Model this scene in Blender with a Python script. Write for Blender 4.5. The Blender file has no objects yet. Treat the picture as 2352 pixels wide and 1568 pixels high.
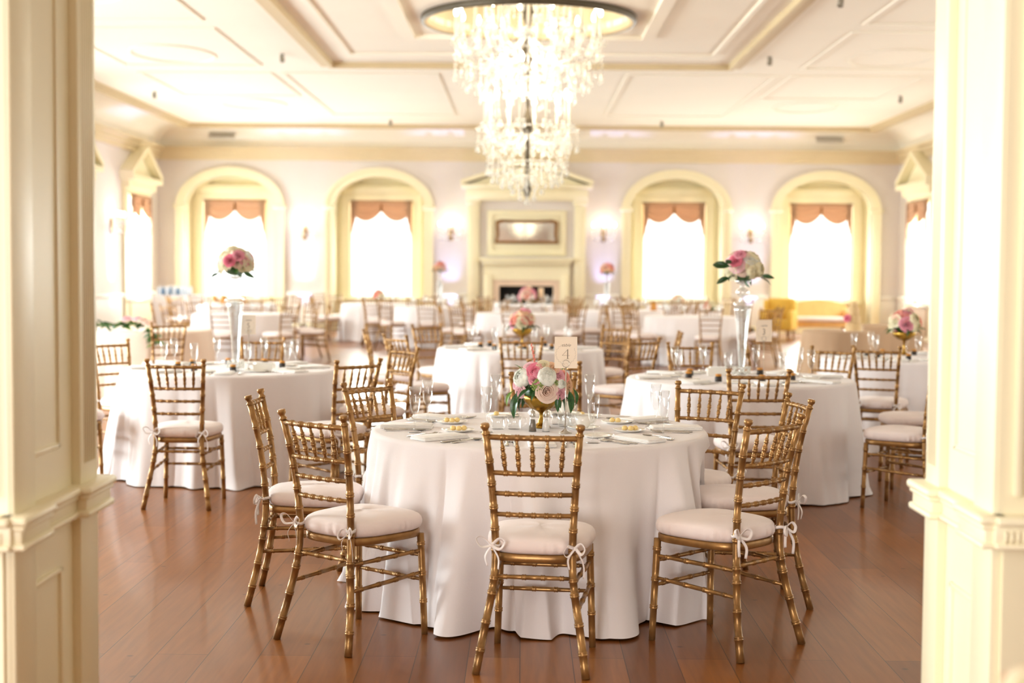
import bpy, bmesh, math, random
from math import sin, cos, pi, radians, sqrt, atan2, exp
from mathutils import Vector, Matrix
from mathutils.geometry import tessellate_polygon

SC = bpy.context.scene
COL = SC.collection

# ------------------------------------------------------------------ camera, world, light, exposure
F_PX = 3267.0
EYE = Vector((0.0, 0.0, 1.49))
RCAM = (Matrix.Rotation(radians(0.42), 4, 'Z') @ Matrix.Rotation(pi / 2 - radians(2.909), 4, 'X') @ Matrix.Rotation(radians(0.42), 4, 'Z'))
cam_data = bpy.data.cameras.new('camera')
cam = bpy.data.objects.new('camera', cam_data)
COL.objects.link(cam)
cam.matrix_world = Matrix.Translation(EYE) @ RCAM
cam_data.sensor_width = 36.0
cam_data.lens = F_PX / 2352.0 * 36.0
cam_data.clip_start = 0.05
cam_data.clip_end = 200
cam_data.dof.use_dof = True
cam_data.dof.focus_distance = 6.0
cam_data.dof.aperture_fstop = 2.0
cam_data.dof.aperture_blades = 9
SC.camera = cam

WORLD = bpy.data.worlds.new('overcast_sky')
SC.world = WORLD
WORLD.use_nodes = True
_bg = WORLD.node_tree.nodes['Background']
_bg.inputs['Color'].default_value = (1.0, 0.975, 0.93, 1)
_bg.inputs['Strength'].default_value = 1.8

vs = SC.view_settings
vs.view_transform = 'Standard'
vs.look = 'None'
vs.gamma = 1.0
vs.use_curve_mapping = False
vs.exposure = 0.64
cy = SC.cycles
cy.max_bounces = 9
cy.diffuse_bounces = 5
cy.glossy_bounces = 3
cy.transmission_bounces = 4
cy.transparent_max_bounces = 14
cy.caustics_reflective = False
cy.caustics_refractive = False
cy.sample_clamp_indirect = 6.0
cy.use_adaptive_sampling = True
cy.adaptive_threshold = 0.02

# room numbers (metres; the camera stands at x=0, y=0 and looks along +y)
XC = 0.10
XL, XR = -8.58, 8.80
YN, YB = 3.98, 33.5           # wall that holds the opening / far wall
ZW, ZC = 4.29, 4.76           # wall head / flat ceiling
COVE = 0.80
WIN_Y = [31.5, 26.9, 22.3, 17.7, 13.1, 8.5]
WIN_W, WIN_Z0, WIN_Z1 = 1.60, 0.78, 3.06
BACK_X = [XC - 6.99, XC - 3.49, XC + 3.49, XC + 6.99]

def area_light(name, loc, direction, sx, sy, power, color):
    l = bpy.data.lights.new(name, 'AREA')
    l.shape = 'RECTANGLE'; l.size = sx; l.size_y = sy
    l.energy = power; l.color = color
    o = bpy.data.objects.new(name, l); COL.objects.link(o)
    o.location = loc
    o.rotation_euler = Vector(direction).to_track_quat('-Z', 'Y').to_euler()
    return o

DAY = (1.0, 0.97, 0.93)
DAYL = (0.90, 0.95, 1.0)
for wy in WIN_Y:
    area_light('daylight_and_fill', (XL - 0.40, wy, 1.95), (1, 0, -0.05), 2.3, 2.8, 850 if wy < 15 else 380, DAYL)
    area_light('daylight_and_fill', (XR + 0.40, wy, 1.95), (-1, 0, -0.05), 2.3, 2.8, 70 if wy < 15 else 170, DAY)
for wx in BACK_X:
    area_light('daylight_and_fill', (wx, YB + 1.3, 1.95), (0, -1, -0.05), 1.9, 2.6, 260, DAY)

area_light('daylight_and_fill', (-4.9, 1.3, 1.9), (1, 0.05, -0.05), 2.6, 2.8, 130, DAYL)      # added fill light at the unseen hallway window

area_light('daylight_and_fill', (-2.8, -4.75, 1.4), (0.45, 1, 0), 2.8, 2.4, 225, (1.0, 0.98, 0.95))      # fill light added outside the unseen hallway doorway

# ------------------------------------------------------------------ pixels to points
def ray(px, py):
    return RCAM.to_3x3() @ Vector(((px - 1176.0) / F_PX, (784.0 - py) / F_PX, -1.0))

def on_depth(px, py, d):
    r = ray(px, py)
    return EYE + r * (d / r.y)

def on_height(px, py, z):
    r = ray(px, py)
    return EYE + r * ((z - EYE.z) / r.z)

# ------------------------------------------------------------------ mesh helpers
class MB:
    def __init__(self):
        self.v = []; self.f = []; self.s = []
    def add(self, vs_, fs, smooth=True):
        b = len(self.v)
        self.v += [tuple(p) for p in vs_]
        self.f += [tuple(i + b for i in q) for q in fs]
        self.s += [smooth] * len(fs)
        return self
    def join(self, other, M=None):
        vs_ = other.v if M is None else [tuple(M @ Vector(p)) for p in other.v]
        b = len(self.v)
        self.v += vs_
        self.f += [tuple(i + b for i in q) for q in other.f]
        self.s += other.s
        return self
    def xf(self, M):
        self.v = [tuple(M @ Vector(p)) for p in self.v]
        return self
    def box(self, x0, x1, y0, y1, z0, z1):
        x0, x1 = min(x0, x1), max(x0, x1); y0, y1 = min(y0, y1), max(y0, y1); z0, z1 = min(z0, z1), max(z0, z1)
        p = [(x0, y0, z0), (x1, y0, z0), (x1, y1, z0), (x0, y1, z0), (x0, y0, z1), (x1, y0, z1), (x1, y1, z1), (x0, y1, z1)]
        return self.add(p, [(0, 3, 2, 1), (4, 5, 6, 7), (0, 1, 5, 4), (1, 2, 6, 5), (2, 3, 7, 6), (3, 0, 4, 7)], False)
    def rbox(self, x0, x1, y0, y1, z0, z1, r=0.01, seg=2):
        bm = bmesh.new()
        bmesh.ops.create_cube(bm, size=1.0)
        for q in bm.verts:
            q.co = Vector(((x0 + x1) / 2 + q.co.x * (x1 - x0), (y0 + y1) / 2 + q.co.y * (y1 - y0), (z0 + z1) / 2 + q.co.z * (z1 - z0)))
        bmesh.ops.bevel(bm, geom=bm.edges[:], offset=r, segments=seg, affect='EDGES', profile=0.5)
        bm.verts.index_update()
        self.add([q.co[:] for q in bm.verts], [[q.index for q in fc.verts] for fc in bm.faces], True)
        bm.free()
        return self
    def lathe(self, prof, n=24, c=(0, 0, 0), cap0=True, cap1=True, fold=None):
        vs_ = []
        for k, (r, z) in enumerate(prof):
            for i in range(n):
                a = 2 * pi * i / n
                rr = r if fold is None else fold(r, a, k)
                vs_.append((c[0] + rr * cos(a), c[1] + rr * sin(a), c[2] + z))
        fs = []
        for k in range(len(prof) - 1):
            for i in range(n):
                j = (i + 1) % n
                fs.append((k * n + i, k * n + j, (k + 1) * n + j, (k + 1) * n + i))
        if cap0: fs.append(tuple(range(n))[::-1])
        if cap1: fs.append(tuple((len(prof) - 1) * n + i for i in range(n)))
        return self.add(vs_, fs, True)
    def sweep(self, path, rad, n=8, caps=True, flat=1.0, up=None, closed=False):
        P = [Vector(p) for p in path]
        m = len(P)
        R = rad if isinstance(rad, (list, tuple)) else [rad] * m
        T = []
        for i in range(m):
            if closed: t = P[(i + 1) % m] - P[i - 1]
            else: t = P[min(i + 1, m - 1)] - P[max(i - 1, 0)]
            T.append(t.normalized() if t.length > 1e-9 else Vector((0, 0, 1)))
        u = Vector(up) if up else (Vector((0, 0, 1)) if abs(T[0].z) < 0.9 else Vector((0, 1, 0)))
        u = (u - T[0] * u.dot(T[0])).normalized()
        vs_ = []
        for i in range(m):
            u = u - T[i] * u.dot(T[i])
            u = u.normalized() if u.length > 1e-9 else Vector((1, 0, 0))
            w = T[i].cross(u)
            for k in range(n):
                a = 2 * pi * k / n
                vs_.append(P[i] + u * (R[i] * cos(a) * flat) + w * (R[i] * sin(a)))
        fs = []
        for i in range(m if closed else m - 1):
            j2 = (i + 1) % m
            for k in range(n):
                j = (k + 1) % n
                fs.append((i * n + k, i * n + j, j2 * n + j, j2 * n + k))
        if caps and not closed:
            fs.append(tuple(range(n))[::-1]); fs.append(tuple((m - 1) * n + k for k in range(n)))
        return self.add(vs_, fs, True)
    def plate(self, loops, a0, a1, axis='y'):
        """flat plate with holes: loops = [outline, hole, ...] in (u, v), extruded from a0 to a1 along AXIS"""
        mp = {'x': lambda u, v, a: (a, u, v), 'y': lambda u, v, a: (u, a, v), 'z': lambda u, v, a: (u, v, a)}[axis]
        flat = [p for l in loops for p in l]
        tris = tessellate_polygon([[Vector((p[0], p[1], 0)) for p in l] for l in loops])
        n = len(flat)
        vs_ = [mp(p[0], p[1], a0) for p in flat] + [mp(p[0], p[1], a1) for p in flat]
        fs = [tuple(t) for t in tris] + [tuple(i + n for i in reversed(t)) for t in tris]
        b = 0
        for l in loops:
            m = len(l)
            for i in range(m):
                j = (i + 1) % m
                fs.append((b + i, b + j, n + b + j, n + b + i))
            b += m
        return self.add(vs_, fs, False)
    def ball(self, c, r, nu=10, nv=6, sz=1.0):
        prof = [(r * sin(pi * k / nv), -r * sz * cos(pi * k / nv)) for k in range(1, nv)]
        prof = [(r * 0.02, -r * sz)] + prof + [(r * 0.02, r * sz)]
        return self.lathe(prof, nu, c)
    def mesh(self, name, mat):
        me = bpy.data.meshes.new(name)
        me.from_pydata(self.v, [], self.f)
        me.polygons.foreach_set('use_smooth', self.s)
        if mat is not None: me.materials.append(mat)
        me.update()
        return me
    def build(self, name, mat, parent=None, loc=None, fix=True):
        me = self.mesh(name, mat)
        if fix:
            bm = bmesh.new(); bm.from_mesh(me)
            bmesh.ops.recalc_face_normals(bm, faces=bm.faces[:])
            bm.to_mesh(me); bm.free()
        o = bpy.data.objects.new(name, me); COL.objects.link(o)
        if parent is not None: o.parent = parent
        if loc is not None: o.location = loc
        return o

def tag(o, label=None, cat=None, group=None, kind=None):
    if label: o['label'] = label
    if cat: o['category'] = cat
    if group: o['group'] = group
    if kind: o['kind'] = kind
    return o

def thing(name, label, cat, loc=(0, 0, 0), rz=0.0, group=None):
    o = bpy.data.objects.new(name, None); COL.objects.link(o)
    o.location = loc; o.rotation_euler = (0, 0, rz)
    o.empty_display_size = 0.1
    return tag(o, label, cat, group)

def struct(o, label=None):
    o['kind'] = 'structure'
    if label: o['label'] = label
    return o

def dup(root, loc=None, rz=None, label=None, group=None):
    """copy of a thing together with its parts and their sub-parts (mesh data shared)"""
    def rec(o, parent):
        c = o.copy(); COL.objects.link(c)
        if parent is not None:
            c.parent = parent
        for ch in list(o.children): rec(ch, c)
        return c
    r = rec(root, None)
    if loc is not None: r.location = loc
    if rz is not None: r.rotation_euler = (0, 0, rz)
    if label: r['label'] = label
    if group: r['group'] = group
    return r

def obj_from(mesh, name, parent=None, loc=None):
    o = bpy.data.objects.new(name, mesh); COL.objects.link(o)
    if parent is not None: o.parent = parent
    if loc is not None: o.location = loc
    return o

def catmull(pts, k=6):
    P = [Vector(p) for p in pts]
    P = [P[0] * 2 - P[1]] + P + [P[-1] * 2 - P[-2]]
    out = []
    for i in range(1, len(P) - 2):
        for j in range(k):
            t = j / k
            a, b, c, d = P[i - 1], P[i], P[i + 1], P[i + 2]
            out.append(0.5 * ((2 * b) + (c - a) * t + (2 * a - 5 * b + 4 * c - d) * t * t + (3 * b - a - 3 * c + d) * t ** 3))
    out.append(P[-2])
    return out

# ------------------------------------------------------------------ materials
def lin(r, g, b):
    f = lambda c: (c / 255.0 / 12.92) if c / 255.0 <= 0.04045 else ((c / 255.0 + 0.055) / 1.055) ** 2.4
    return (f(r), f(g), f(b), 1.0)

def _new(name):
    m = bpy.data.materials.new(name); m.use_nodes = True
    nt = m.node_tree
    return m, nt, nt.nodes['Principled BSDF']

def pmat(name, rgb, rough=0.5, metal=0.0, var=0.06, scale=8.0, bump=0.0, bscale=60.0, coat=0.0, sheen=0.0, spec=0.5, rgb2=None):
    """principled material whose colour drifts a little with a noise texture, with an optional noise bump"""
    m, nt, b = _new(name)
    N, L = nt.nodes, nt.links
    tc = N.new('ShaderNodeTexCoord')
    no = N.new('ShaderNodeTexNoise'); no.inputs['Scale'].default_value = scale; no.inputs['Detail'].default_value = 3
    L.new(tc.outputs['Object'], no.inputs['Vector'])
    mx = N.new('ShaderNodeMix'); mx.data_type = 'RGBA'
    c = lin(*rgb)
    c2 = lin(*rgb2) if rgb2 else tuple(x * (1 - var * 2) for x in c[:3]) + (1,)
    mx.inputs['A'].default_value = c; mx.inputs['B'].default_value = c2
    rp = N.new('ShaderNodeValToRGB'); rp.color_ramp.elements[0].position = 0.42; rp.color_ramp.elements[1].position = 0.72
    L.new(no.outputs['Fac'], rp.inputs['Fac']); L.new(rp.outputs['Color'], mx.inputs['Factor'])
    L.new(mx.outputs['Result'], b.inputs['Base Color'])
    b.inputs['Roughness'].default_value = rough; b.inputs['Metallic'].default_value = metal
    b.inputs['Specular IOR Level'].default_value = spec
    if coat: b.inputs['Coat Weight'].default_value = coat; b.inputs['Coat Roughness'].default_value = 0.15
    if sheen: b.inputs['Sheen Weight'].default_value = sheen
    if bump:
        n2 = N.new('ShaderNodeTexNoise'); n2.inputs['Scale'].default_value = bscale; n2.inputs['Detail'].default_value = 4
        L.new(tc.outputs['Object'], n2.inputs['Vector'])
        bp = N.new('ShaderNodeBump'); bp.inputs['Strength'].default_value = bump; bp.inputs['Distance'].default_value = 0.004
        L.new(n2.outputs['Fac'], bp.inputs['Height']); L.new(bp.outputs['Normal'], b.inputs['Normal'])
    return m

def glass_mat(name, tint=(0.97, 0.98, 0.98), refl=0.10, edge=0.75, rough=0.03, gcol=(1, 1, 1), white=0.0):
    """thin clear glass: see-through face on, mirror-like towards the edge"""
    m = bpy.data.materials.new(name); m.use_nodes = True
    nt = m.node_tree; N, L = nt.nodes, nt.links
    for n in list(N): N.remove(n)
    out = N.new('ShaderNodeOutputMaterial')
    tr = N.new('ShaderNodeBsdfTransparent'); tr.inputs['Color'].default_value = (*tint, 1)
    gl = N.new('ShaderNodeBsdfGlossy'); gl.inputs['Roughness'].default_value = rough; gl.inputs['Color'].default_value = (*gcol, 1)
    lw = N.new('ShaderNodeLayerWeight'); lw.inputs['Blend'].default_value = 0.30
    mr = N.new('ShaderNodeMapRange'); mr.inputs['To Min'].default_value = refl; mr.inputs['To Max'].default_value = edge
    pw = N.new('ShaderNodeMath'); pw.operation = 'POWER'; pw.inputs[1].default_value = 2.4
    L.new(lw.outputs['Facing'], pw.inputs[0]); L.new(pw.outputs['Value'], mr.inputs['Value'])
    mx = N.new('ShaderNodeMixShader')
    L.new(mr.outputs['Result'], mx.inputs['Fac']); L.new(tr.outputs['BSDF'], mx.inputs[1]); L.new(gl.outputs['BSDF'], mx.inputs[2])
    sh = mx.outputs['Shader']
    if white:           # many tiny facets scatter light: part of it behaves like milky glass
        df = N.new('ShaderNodeBsdfDiffuse'); df.inputs['Color'].default_value = (0.98, 0.97, 0.94, 1)
        tl = N.new('ShaderNodeBsdfTranslucent'); tl.inputs['Color'].default_value = (0.98, 0.97, 0.94, 1)
        m3 = N.new('ShaderNodeMixShader'); L.new(df.outputs['BSDF'], m3.inputs[1]); L.new(tl.outputs['BSDF'], m3.inputs[2])
        m2 = N.new('ShaderNodeMixShader'); m2.inputs['Fac'].default_value = white
        L.new(sh, m2.inputs[1]); L.new(m3.outputs['Shader'], m2.inputs[2]); sh = m2.outputs['Shader']
    L.new(sh, out.inputs['Surface'])
    return m

def sheer_mat(name, rgb, trans=0.35, scale=10.0):
    """woven cloth or petal that lets some light through"""
    m = bpy.data.materials.new(name); m.use_nodes = True
    nt = m.node_tree; N, L = nt.nodes, nt.links
    for n in list(N): N.remove(n)
    out = N.new('ShaderNodeOutputMaterial')
    tc = N.new('ShaderNodeTexCoord')
    no = N.new('ShaderNodeTexNoise'); no.inputs['Scale'].default_value = scale
    L.new(tc.outputs['Object'], no.inputs['Vector'])
    mxc = N.new('ShaderNodeMix'); mxc.data_type = 'RGBA'
    c = lin(*rgb)
    mxc.inputs['A'].default_value = c; mxc.inputs['B'].default_value = tuple(x * 0.92 for x in c[:3]) + (1,)
    L.new(no.outputs['Fac'], mxc.inputs['Factor'])
    df = N.new('ShaderNodeBsdfDiffuse'); tl = N.new('ShaderNodeBsdfTranslucent')
    L.new(mxc.outputs['Result'], df.inputs['Color']); L.new(mxc.outputs['Result'], tl.inputs['Color'])
    mx = N.new('ShaderNodeMixShader'); mx.inputs['Fac'].default_value = trans
    L.new(df.outputs['BSDF'], mx.inputs[1]); L.new(tl.outputs['BSDF'], mx.inputs[2])
    L.new(mx.outputs['Shader'], out.inputs['Surface'])
    return m

def emit_mat(name, rgb, strength):
    m, nt, b = _new(name)
    b.inputs['Base Color'].default_value = (*rgb, 1)
    b.inputs['Emission Color'].default_value = (*rgb, 1)
    b.inputs['Emission Strength'].default_value = strength
    return m

def floor_mat():
    m, nt, b = _new('oak_boards')
    N, L = nt.nodes, nt.links
    tc = N.new('ShaderNodeTexCoord')
    sp = N.new('ShaderNodeSeparateXYZ'); L.new(tc.outputs['Object'], sp.inputs['Vector'])
    cb = N.new('ShaderNodeCombineXYZ'); L.new(sp.outputs['Y'], cb.inputs['X']); L.new(sp.outputs['X'], cb.inputs['Y'])
    br = N.new('ShaderNodeTexBrick')
    br.offset = 0.37
    br.inputs['Scale'].default_value = 1.0
    br.inputs['Brick Width'].default_value = 2.7
    br.inputs['Row Height'].default_value = 0.20
    br.inputs['Mortar Size'].default_value = 0.0018
    br.inputs['Mortar Smooth'].default_value = 0.2
    br.inputs['Color1'].default_value = lin(158, 97, 40)
    br.inputs['Color2'].default_value = lin(116, 65, 24)
    br.inputs['Mortar'].default_value = lin(34, 16, 8)
    L.new(cb.outputs['Vector'], br.inputs['Vector'])
    mp = N.new('ShaderNodeMapping'); mp.inputs['Scale'].default_value = (26, 1.6, 1)
    L.new(tc.outputs['Object'], mp.inputs['Vector'])
    no = N.new('ShaderNodeTexNoise'); no.inputs['Scale'].default_value = 1.6; no.inputs['Detail'].default_value = 5; no.inputs['Distortion'].default_value = 0.2
    L.new(mp.outputs['Vector'], no.inputs['Vector'])
    big = N.new('ShaderNodeTexNoise'); big.inputs['Scale'].default_value = 1.1; big.inputs['Detail'].default_value = 2
    L.new(tc.outputs['Object'], big.inputs['Vector'])
    m1 = N.new('ShaderNodeMix'); m1.data_type = 'RGBA'; m1.blend_type = 'MULTIPLY'
    m1.inputs['Factor'].default_value = 0.75
    rp = N.new('ShaderNodeValToRGB')
    rp.color_ramp.elements[0].position = 0.3; rp.color_ramp.elements[0].color = (0.62, 0.55, 0.5, 1)
    rp.color_ramp.elements[1].position = 0.75; rp.color_ramp.elements[1].color = (1.12, 1.08, 1.0, 1)
    L.new(no.outputs['Fac'], rp.inputs['Fac'])
    L.new(br.outputs['Color'], m1.inputs['A']); L.new(rp.outputs['Color'], m1.inputs['B'])
    m2 = N.new('ShaderNodeMix'); m2.data_type = 'RGBA'; m2.blend_type = 'MIX'
    mf = N.new('ShaderNodeMath'); mf.operation = 'MULTIPLY'; mf.inputs[1].default_value = 0.30
    L.new(big.outputs['Fac'], mf.inputs[0]); L.new(mf.outputs['Value'], m2.inputs['Factor'])
    L.new(m1.outputs['Result'], m2.inputs['A']); m2.inputs['B'].default_value = lin(146, 89, 36)
    # small dark dents and knots
    vo = N.new('ShaderNodeTexVoronoi'); vo.inputs['Scale'].default_value = 1.7; vo.voronoi_dimensions = '2D'
    L.new(tc.outputs['Object'], vo.inputs['Vector'])
    rv = N.new('ShaderNodeValToRGB')
    rv.color_ramp.elements[0].position = 0.012; rv.color_ramp.elements[0].color = (0.3, 0.22, 0.18, 1)
    rv.color_ramp.elements[1].position = 0.026; rv.color_ramp.elements[1].color = (1, 1, 1, 1)
    L.new(vo.outputs['Distance'], rv.inputs['Fac'])
    m3 = N.new('ShaderNodeMix'); m3.data_type = 'RGBA'; m3.blend_type = 'MULTIPLY'; m3.inputs['Factor'].default_value = 0.7
    L.new(m2.outputs['Result'], m3.inputs['A']); L.new(rv.outputs['Color'], m3.inputs['B'])
    L.new(m3.outputs['Result'], b.inputs['Base Color'])
    rr = N.new('ShaderNodeMapRange'); rr.inputs['To Min'].default_value = 0.30; rr.inputs['To Max'].default_value = 0.40
    L.new(big.outputs['Fac'], rr.inputs['Value']); L.new(rr.outputs['Result'], b.inputs['Roughness'])
    b.inputs['Specular IOR Level'].default_value = 0.35; b.inputs['Coat Weight'].default_value = 0.22; b.inputs['Coat Roughness'].default_value = 0.11
    bp = N.new('ShaderNodeBump'); bp.inputs['Strength'].default_value = 0.25; bp.inputs['Distance'].default_value = 0.002
    L.new(br.outputs['Fac'], bp.inputs['Height']); bp.invert = True
    L.new(bp.outputs['Normal'], b.inputs['Normal'])
    return m

M = {}
M['floor'] = floor_mat()
M['trim'] = pmat('cream_gloss_paint', (240, 231, 198), 0.38, var=0.015, scale=2, bump=0.05, bscale=25)
M['dado'] = pmat('pale_dado_paint', (238, 234, 226), 0.5, var=0.01, scale=2)
M['cornice'] = pmat('stone_cornice_paint', (222, 205, 170), 0.55, var=0.015, scale=3)
M['added_hall'] = pmat('added_hallway_tan', (128, 98, 62), 0.8, var=0.03, scale=2)  # dark tan so the added hallway wall throws less light back
M['wall'] = pmat('pale_grey_wall_paint', (222, 214, 208), 0.7, var=0.015, scale=1.5, bump=0.06, bscale=40)
M['ceiling'] = pmat('ceiling_plaster', (246, 240, 226), 0.85, var=0.01, scale=1.0)
M['ceiltrim'] = pmat('plaster_moulding', (214, 196, 158), 0.7, var=0.02, scale=6)
M['gold'] = pmat('gold_chair_lacquer', (168, 127, 76), 0.34, metal=0.62, scale=14, rgb2=(128, 93, 54), bump=0.10, bscale=90)
M['cushion'] = pmat('cushion_cotton', (244, 230, 226), 0.9, var=0.02, scale=6, bump=0.2, bscale=70, sheen=0.2)
M['ribbon'] = pmat('white_cotton_tape', (244, 236, 232), 0.85, var=0.02, scale=30)
M['cloth'] = pmat('white_table_linen', (240, 233, 233), 0.85, var=0.012, scale=3, bump=0.12, bscale=220, sheen=0.15)
M['blush_cloth'] = pmat('blush_table_linen', (240, 220, 202), 0.85, var=0.012, scale=3, sheen=0.15)
M['tan_and_shaded_cloth'] = pmat('tan_and_shaded_linen', (186, 156, 126), 0.85, var=0.02, scale=3)
M['napkin'] = pmat('white_napkin_linen', (252, 249, 246), 0.9, var=0.01, scale=20, bump=0.2, bscale=160)
M['wood'] = pmat('plain_table_wood', (150, 110, 70), 0.6, var=0.08, scale=5)
M['glass'] = glass_mat('clear_drinking_glass', tint=(0.975, 0.98, 0.98), refl=0.06, edge=0.95)
M['pane'] = glass_mat('window_glass', tint=(0.96, 0.99, 0.98), refl=0.04, edge=0.5, rough=0.0)
M['crystal'] = glass_mat('cut_crystal', tint=(0.95, 0.96, 0.93), refl=0.30, edge=0.9, rough=0.12, white=0.26)
M['vase'] = glass_mat('mercury_crystal', tint=(0.93, 0.95, 0.96), refl=0.22, edge=0.9, rough=0.08)
M['silver'] = pmat('polished_cutlery_steel', (205, 200, 190), 0.16, metal=1.0, var=0.02, scale=20)
M['brass'] = pmat('antique_brass', (176, 138, 60), 0.28, metal=1.0, scale=22, rgb2=(120, 84, 30), bump=0.2, bscale=60)
M['bronze_and_shade'] = pmat('dark_bronze_and_shade', (86, 76, 60), 0.45, metal=0.5, var=0.1, scale=8)  # chandelier stem, and painted shade in the ceiling recess
M['china'] = pmat('white_china', (246, 242, 234), 0.14, var=0.01, scale=10, coat=0.4)
M['butter'] = pmat('butter_yellow', (252, 222, 150), 0.45, var=0.04, scale=40)
M['salt'] = pmat('white_salt', (246, 244, 240), 0.8, var=0.03, scale=200)
M['pepper'] = pmat('ground_pepper', (120, 108, 92), 0.8, var=0.25, scale=260)
M['card'] = pmat('ivory_card_stock', (250, 234, 214), 0.8, var=0.01, scale=8)
M['ink'] = pmat('grey_ink', (150, 136, 120), 0.8, var=0.05, scale=60)
M['leaf'] = pmat('dark_glossy_leaf', (44, 92, 34), 0.32, var=0.2, scale=14, rgb2=(22, 56, 22))
M['leaf2'] = pmat('soft_green_leaf', (112, 148, 62), 0.5, var=0.2, scale=14)
M['stem'] = pmat('green_stem', (96, 120, 60), 0.6, var=0.1, scale=20)
M['filler'] = pmat('green_sedum', (150, 170, 90), 0.6, var=0.15, scale=40)
M['spot'] = pmat('grey_spotlight_metal', (150, 142, 126), 0.5, metal=0.2, var=0.05, scale=10)
M['black'] = pmat('sooty_firebox_black', (18, 17, 16), 0.9, var=0.1, scale=6)
M['marble'] = pmat('pink_marble_slip', (232, 208, 184), 0.3, var=0.05, scale=3)
M['mirror'] = pmat('mirror_silvering', (225, 220, 210), 0.05, metal=1.0, var=0.01, scale=2)
M['frame'] = pmat('aged_gilt_frame', (150, 108, 62), 0.4, metal=0.6, var=0.2, scale=20, bump=0.4, bscale=40)
M['valance'] = sheer_mat('rose_tan_drapery', (198, 163, 136), 0.25, 6)
M['drape'] = sheer_mat('gold_drapery', (222, 186, 92), 0.35, 6)
M['sofa'] = pmat('apricot_upholstery', (238, 190, 120), 0.8, var=0.05, scale=6, sheen=0.2)
M['armchair'] = pmat('mustard_upholstery', (226, 184, 74), 0.8, var=0.05, scale=6, sheen=0.2)
M['icing'] = pmat('ivory_icing', (216, 186, 138), 0.7, var=0.02, scale=20)
M['bulb'] = emit_mat('lit_candle_bulb', (1.0, 0.92, 0.78), 9.0)
M['candle'] = pmat('ivory_candle_sleeve', (250, 240, 222), 0.6, var=0.02, scale=20)
M['blue'] = pmat('blue_glass_bottle', (34, 92, 128), 0.15, var=0.1, scale=10)
M['bluelite'] = pmat('pale_blue_box', (214, 224, 236), 0.5, var=0.15, scale=30)
M['dark'] = pmat('dark_chocolate_box', (52, 44, 40), 0.6, var=0.15, scale=30)
M['amber'] = pmat('amber_label', (206, 140, 52), 0.5, var=0.1, scale=30)
M['grille'] = pmat('vent_grey', (196, 190, 180), 0.6, var=0.03, scale=20)
M['radiator'] = pmat('tan_radiator_cover', (190, 162, 132), 0.6, var=0.05, scale=10)
M['shade'] = sheer_mat('pillar_candle_wax', (250, 232, 206), 0.4, 10)
PET = {
    'pink': (246, 172, 190), 'hot': (245, 142, 166), 'light': (252, 208, 214), 'blush': (250, 224, 208), 'peach': (248, 208, 172),
    'white': (255, 255, 248), 'cream': (252, 244, 214), 'amber': (242, 186, 110), 'coral': (246, 168, 150), 'mauve': (244, 184, 194),
}
for k, c in PET.items():
    M['p_' + k] = sheer_mat(k + '_petals', c, 0.34 if k in ('white', 'cream') else 0.24, 9)

# ================================================================== the room
o = MB().box(-13, 13, -4.5, YB + 0.9, -0.12, 0.0).build('floor', M['floor']); struct(o, 'warm brown oak board floor running towards the fireplace wall')

RX, RY, RR = XC - 0.05, 18.7, 1.30        # round recess over the chandelier
def circle(cx, cy_, r, n=48):
    return [(cx + r * cos(2 * pi * i / n), cy_ + r * sin(2 * pi * i / n)) for i in range(n)]
xa, xb, ya, yb = XL + COVE - 0.02, XR - COVE + 0.02, YN + COVE - 0.02, YB - COVE + 0.02
ceil = MB().plate([[(xa, ya), (xb, ya), (xb, yb), (xa, yb)], circle(RX, RY, RR)], ZC, ZC + 0.08, 'z')
for (x0, x1, y0, y1) in ((XL, XR, YN, YB),):
    n = 10
    prof = [(COVE * (1 - cos(pi / 2 * k / n)), ZW + (ZC - ZW) * sin(pi / 2 * k / n)) for k in range(n + 1)]
    for side in range(4):
        vs_, fs = [], []
        for (i, z) in prof:
            c = [(x0 + i, y0 + i, z), (x1 - i, y0 + i, z), (x1 - i, y1 - i, z), (x0 + i, y1 - i, z)]
            vs_ += [c[side], c[(side + 1) % 4]]
        for k in range(n): fs.append((2 * k, 2 * k + 1, 2 * k + 3, 2 * k + 2))
        ceil.add(vs_, fs, True)
o = ceil.build('ceiling', M['ceiling'], fix=False); struct(o, 'cream plaster ceiling with a curved cove')
# recess: pale drum below; shade of gap and ring face put into dark colour
rec = MB().lathe([(RR + 0.07, ZC - 0.078), (RR + 0.02, ZC - 0.07), (RR, ZC - 0.05), (RR, ZC + 0.40), (RR - 0.02, ZC + 0.44), (RR + 0.02, ZC + 0.45)], 64, (RX, RY, 0), False, False).build('trim_11', M['ceiltrim'], o)
struct(rec)
rec2 = MB().lathe([(RR + 0.02, ZC + 0.45), (RR + 0.12, ZC + 0.47), (RR + 0.12, ZC + 0.62), (RR - 0.2, ZC + 0.66), (0.05, ZC + 0.78)], 64, (RX, RY, 0), False, True).lathe([(RR + 0.10, ZC + 0.01), (RR + 0.105, ZC - 0.06), (RR + 0.095, ZC - 0.08), (RR + 0.06, ZC - 0.082)], 64, (RX, RY, 0), False, False).build('trim_12', M['bronze_and_shade'], o)
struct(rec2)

def frame_ring(mb, x0, x1, y0, y1, w, z0, z1, axis='z'):
    mb.plate([[(x0, y0), (x1, y0), (x1, y1), (x0, y1)], [(x0 + w, y0 + w), (x0 + w, y1 - w), (x1 - w, y1 - w), (x1 - w, y0 + w)]], z0, z1, axis)

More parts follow.
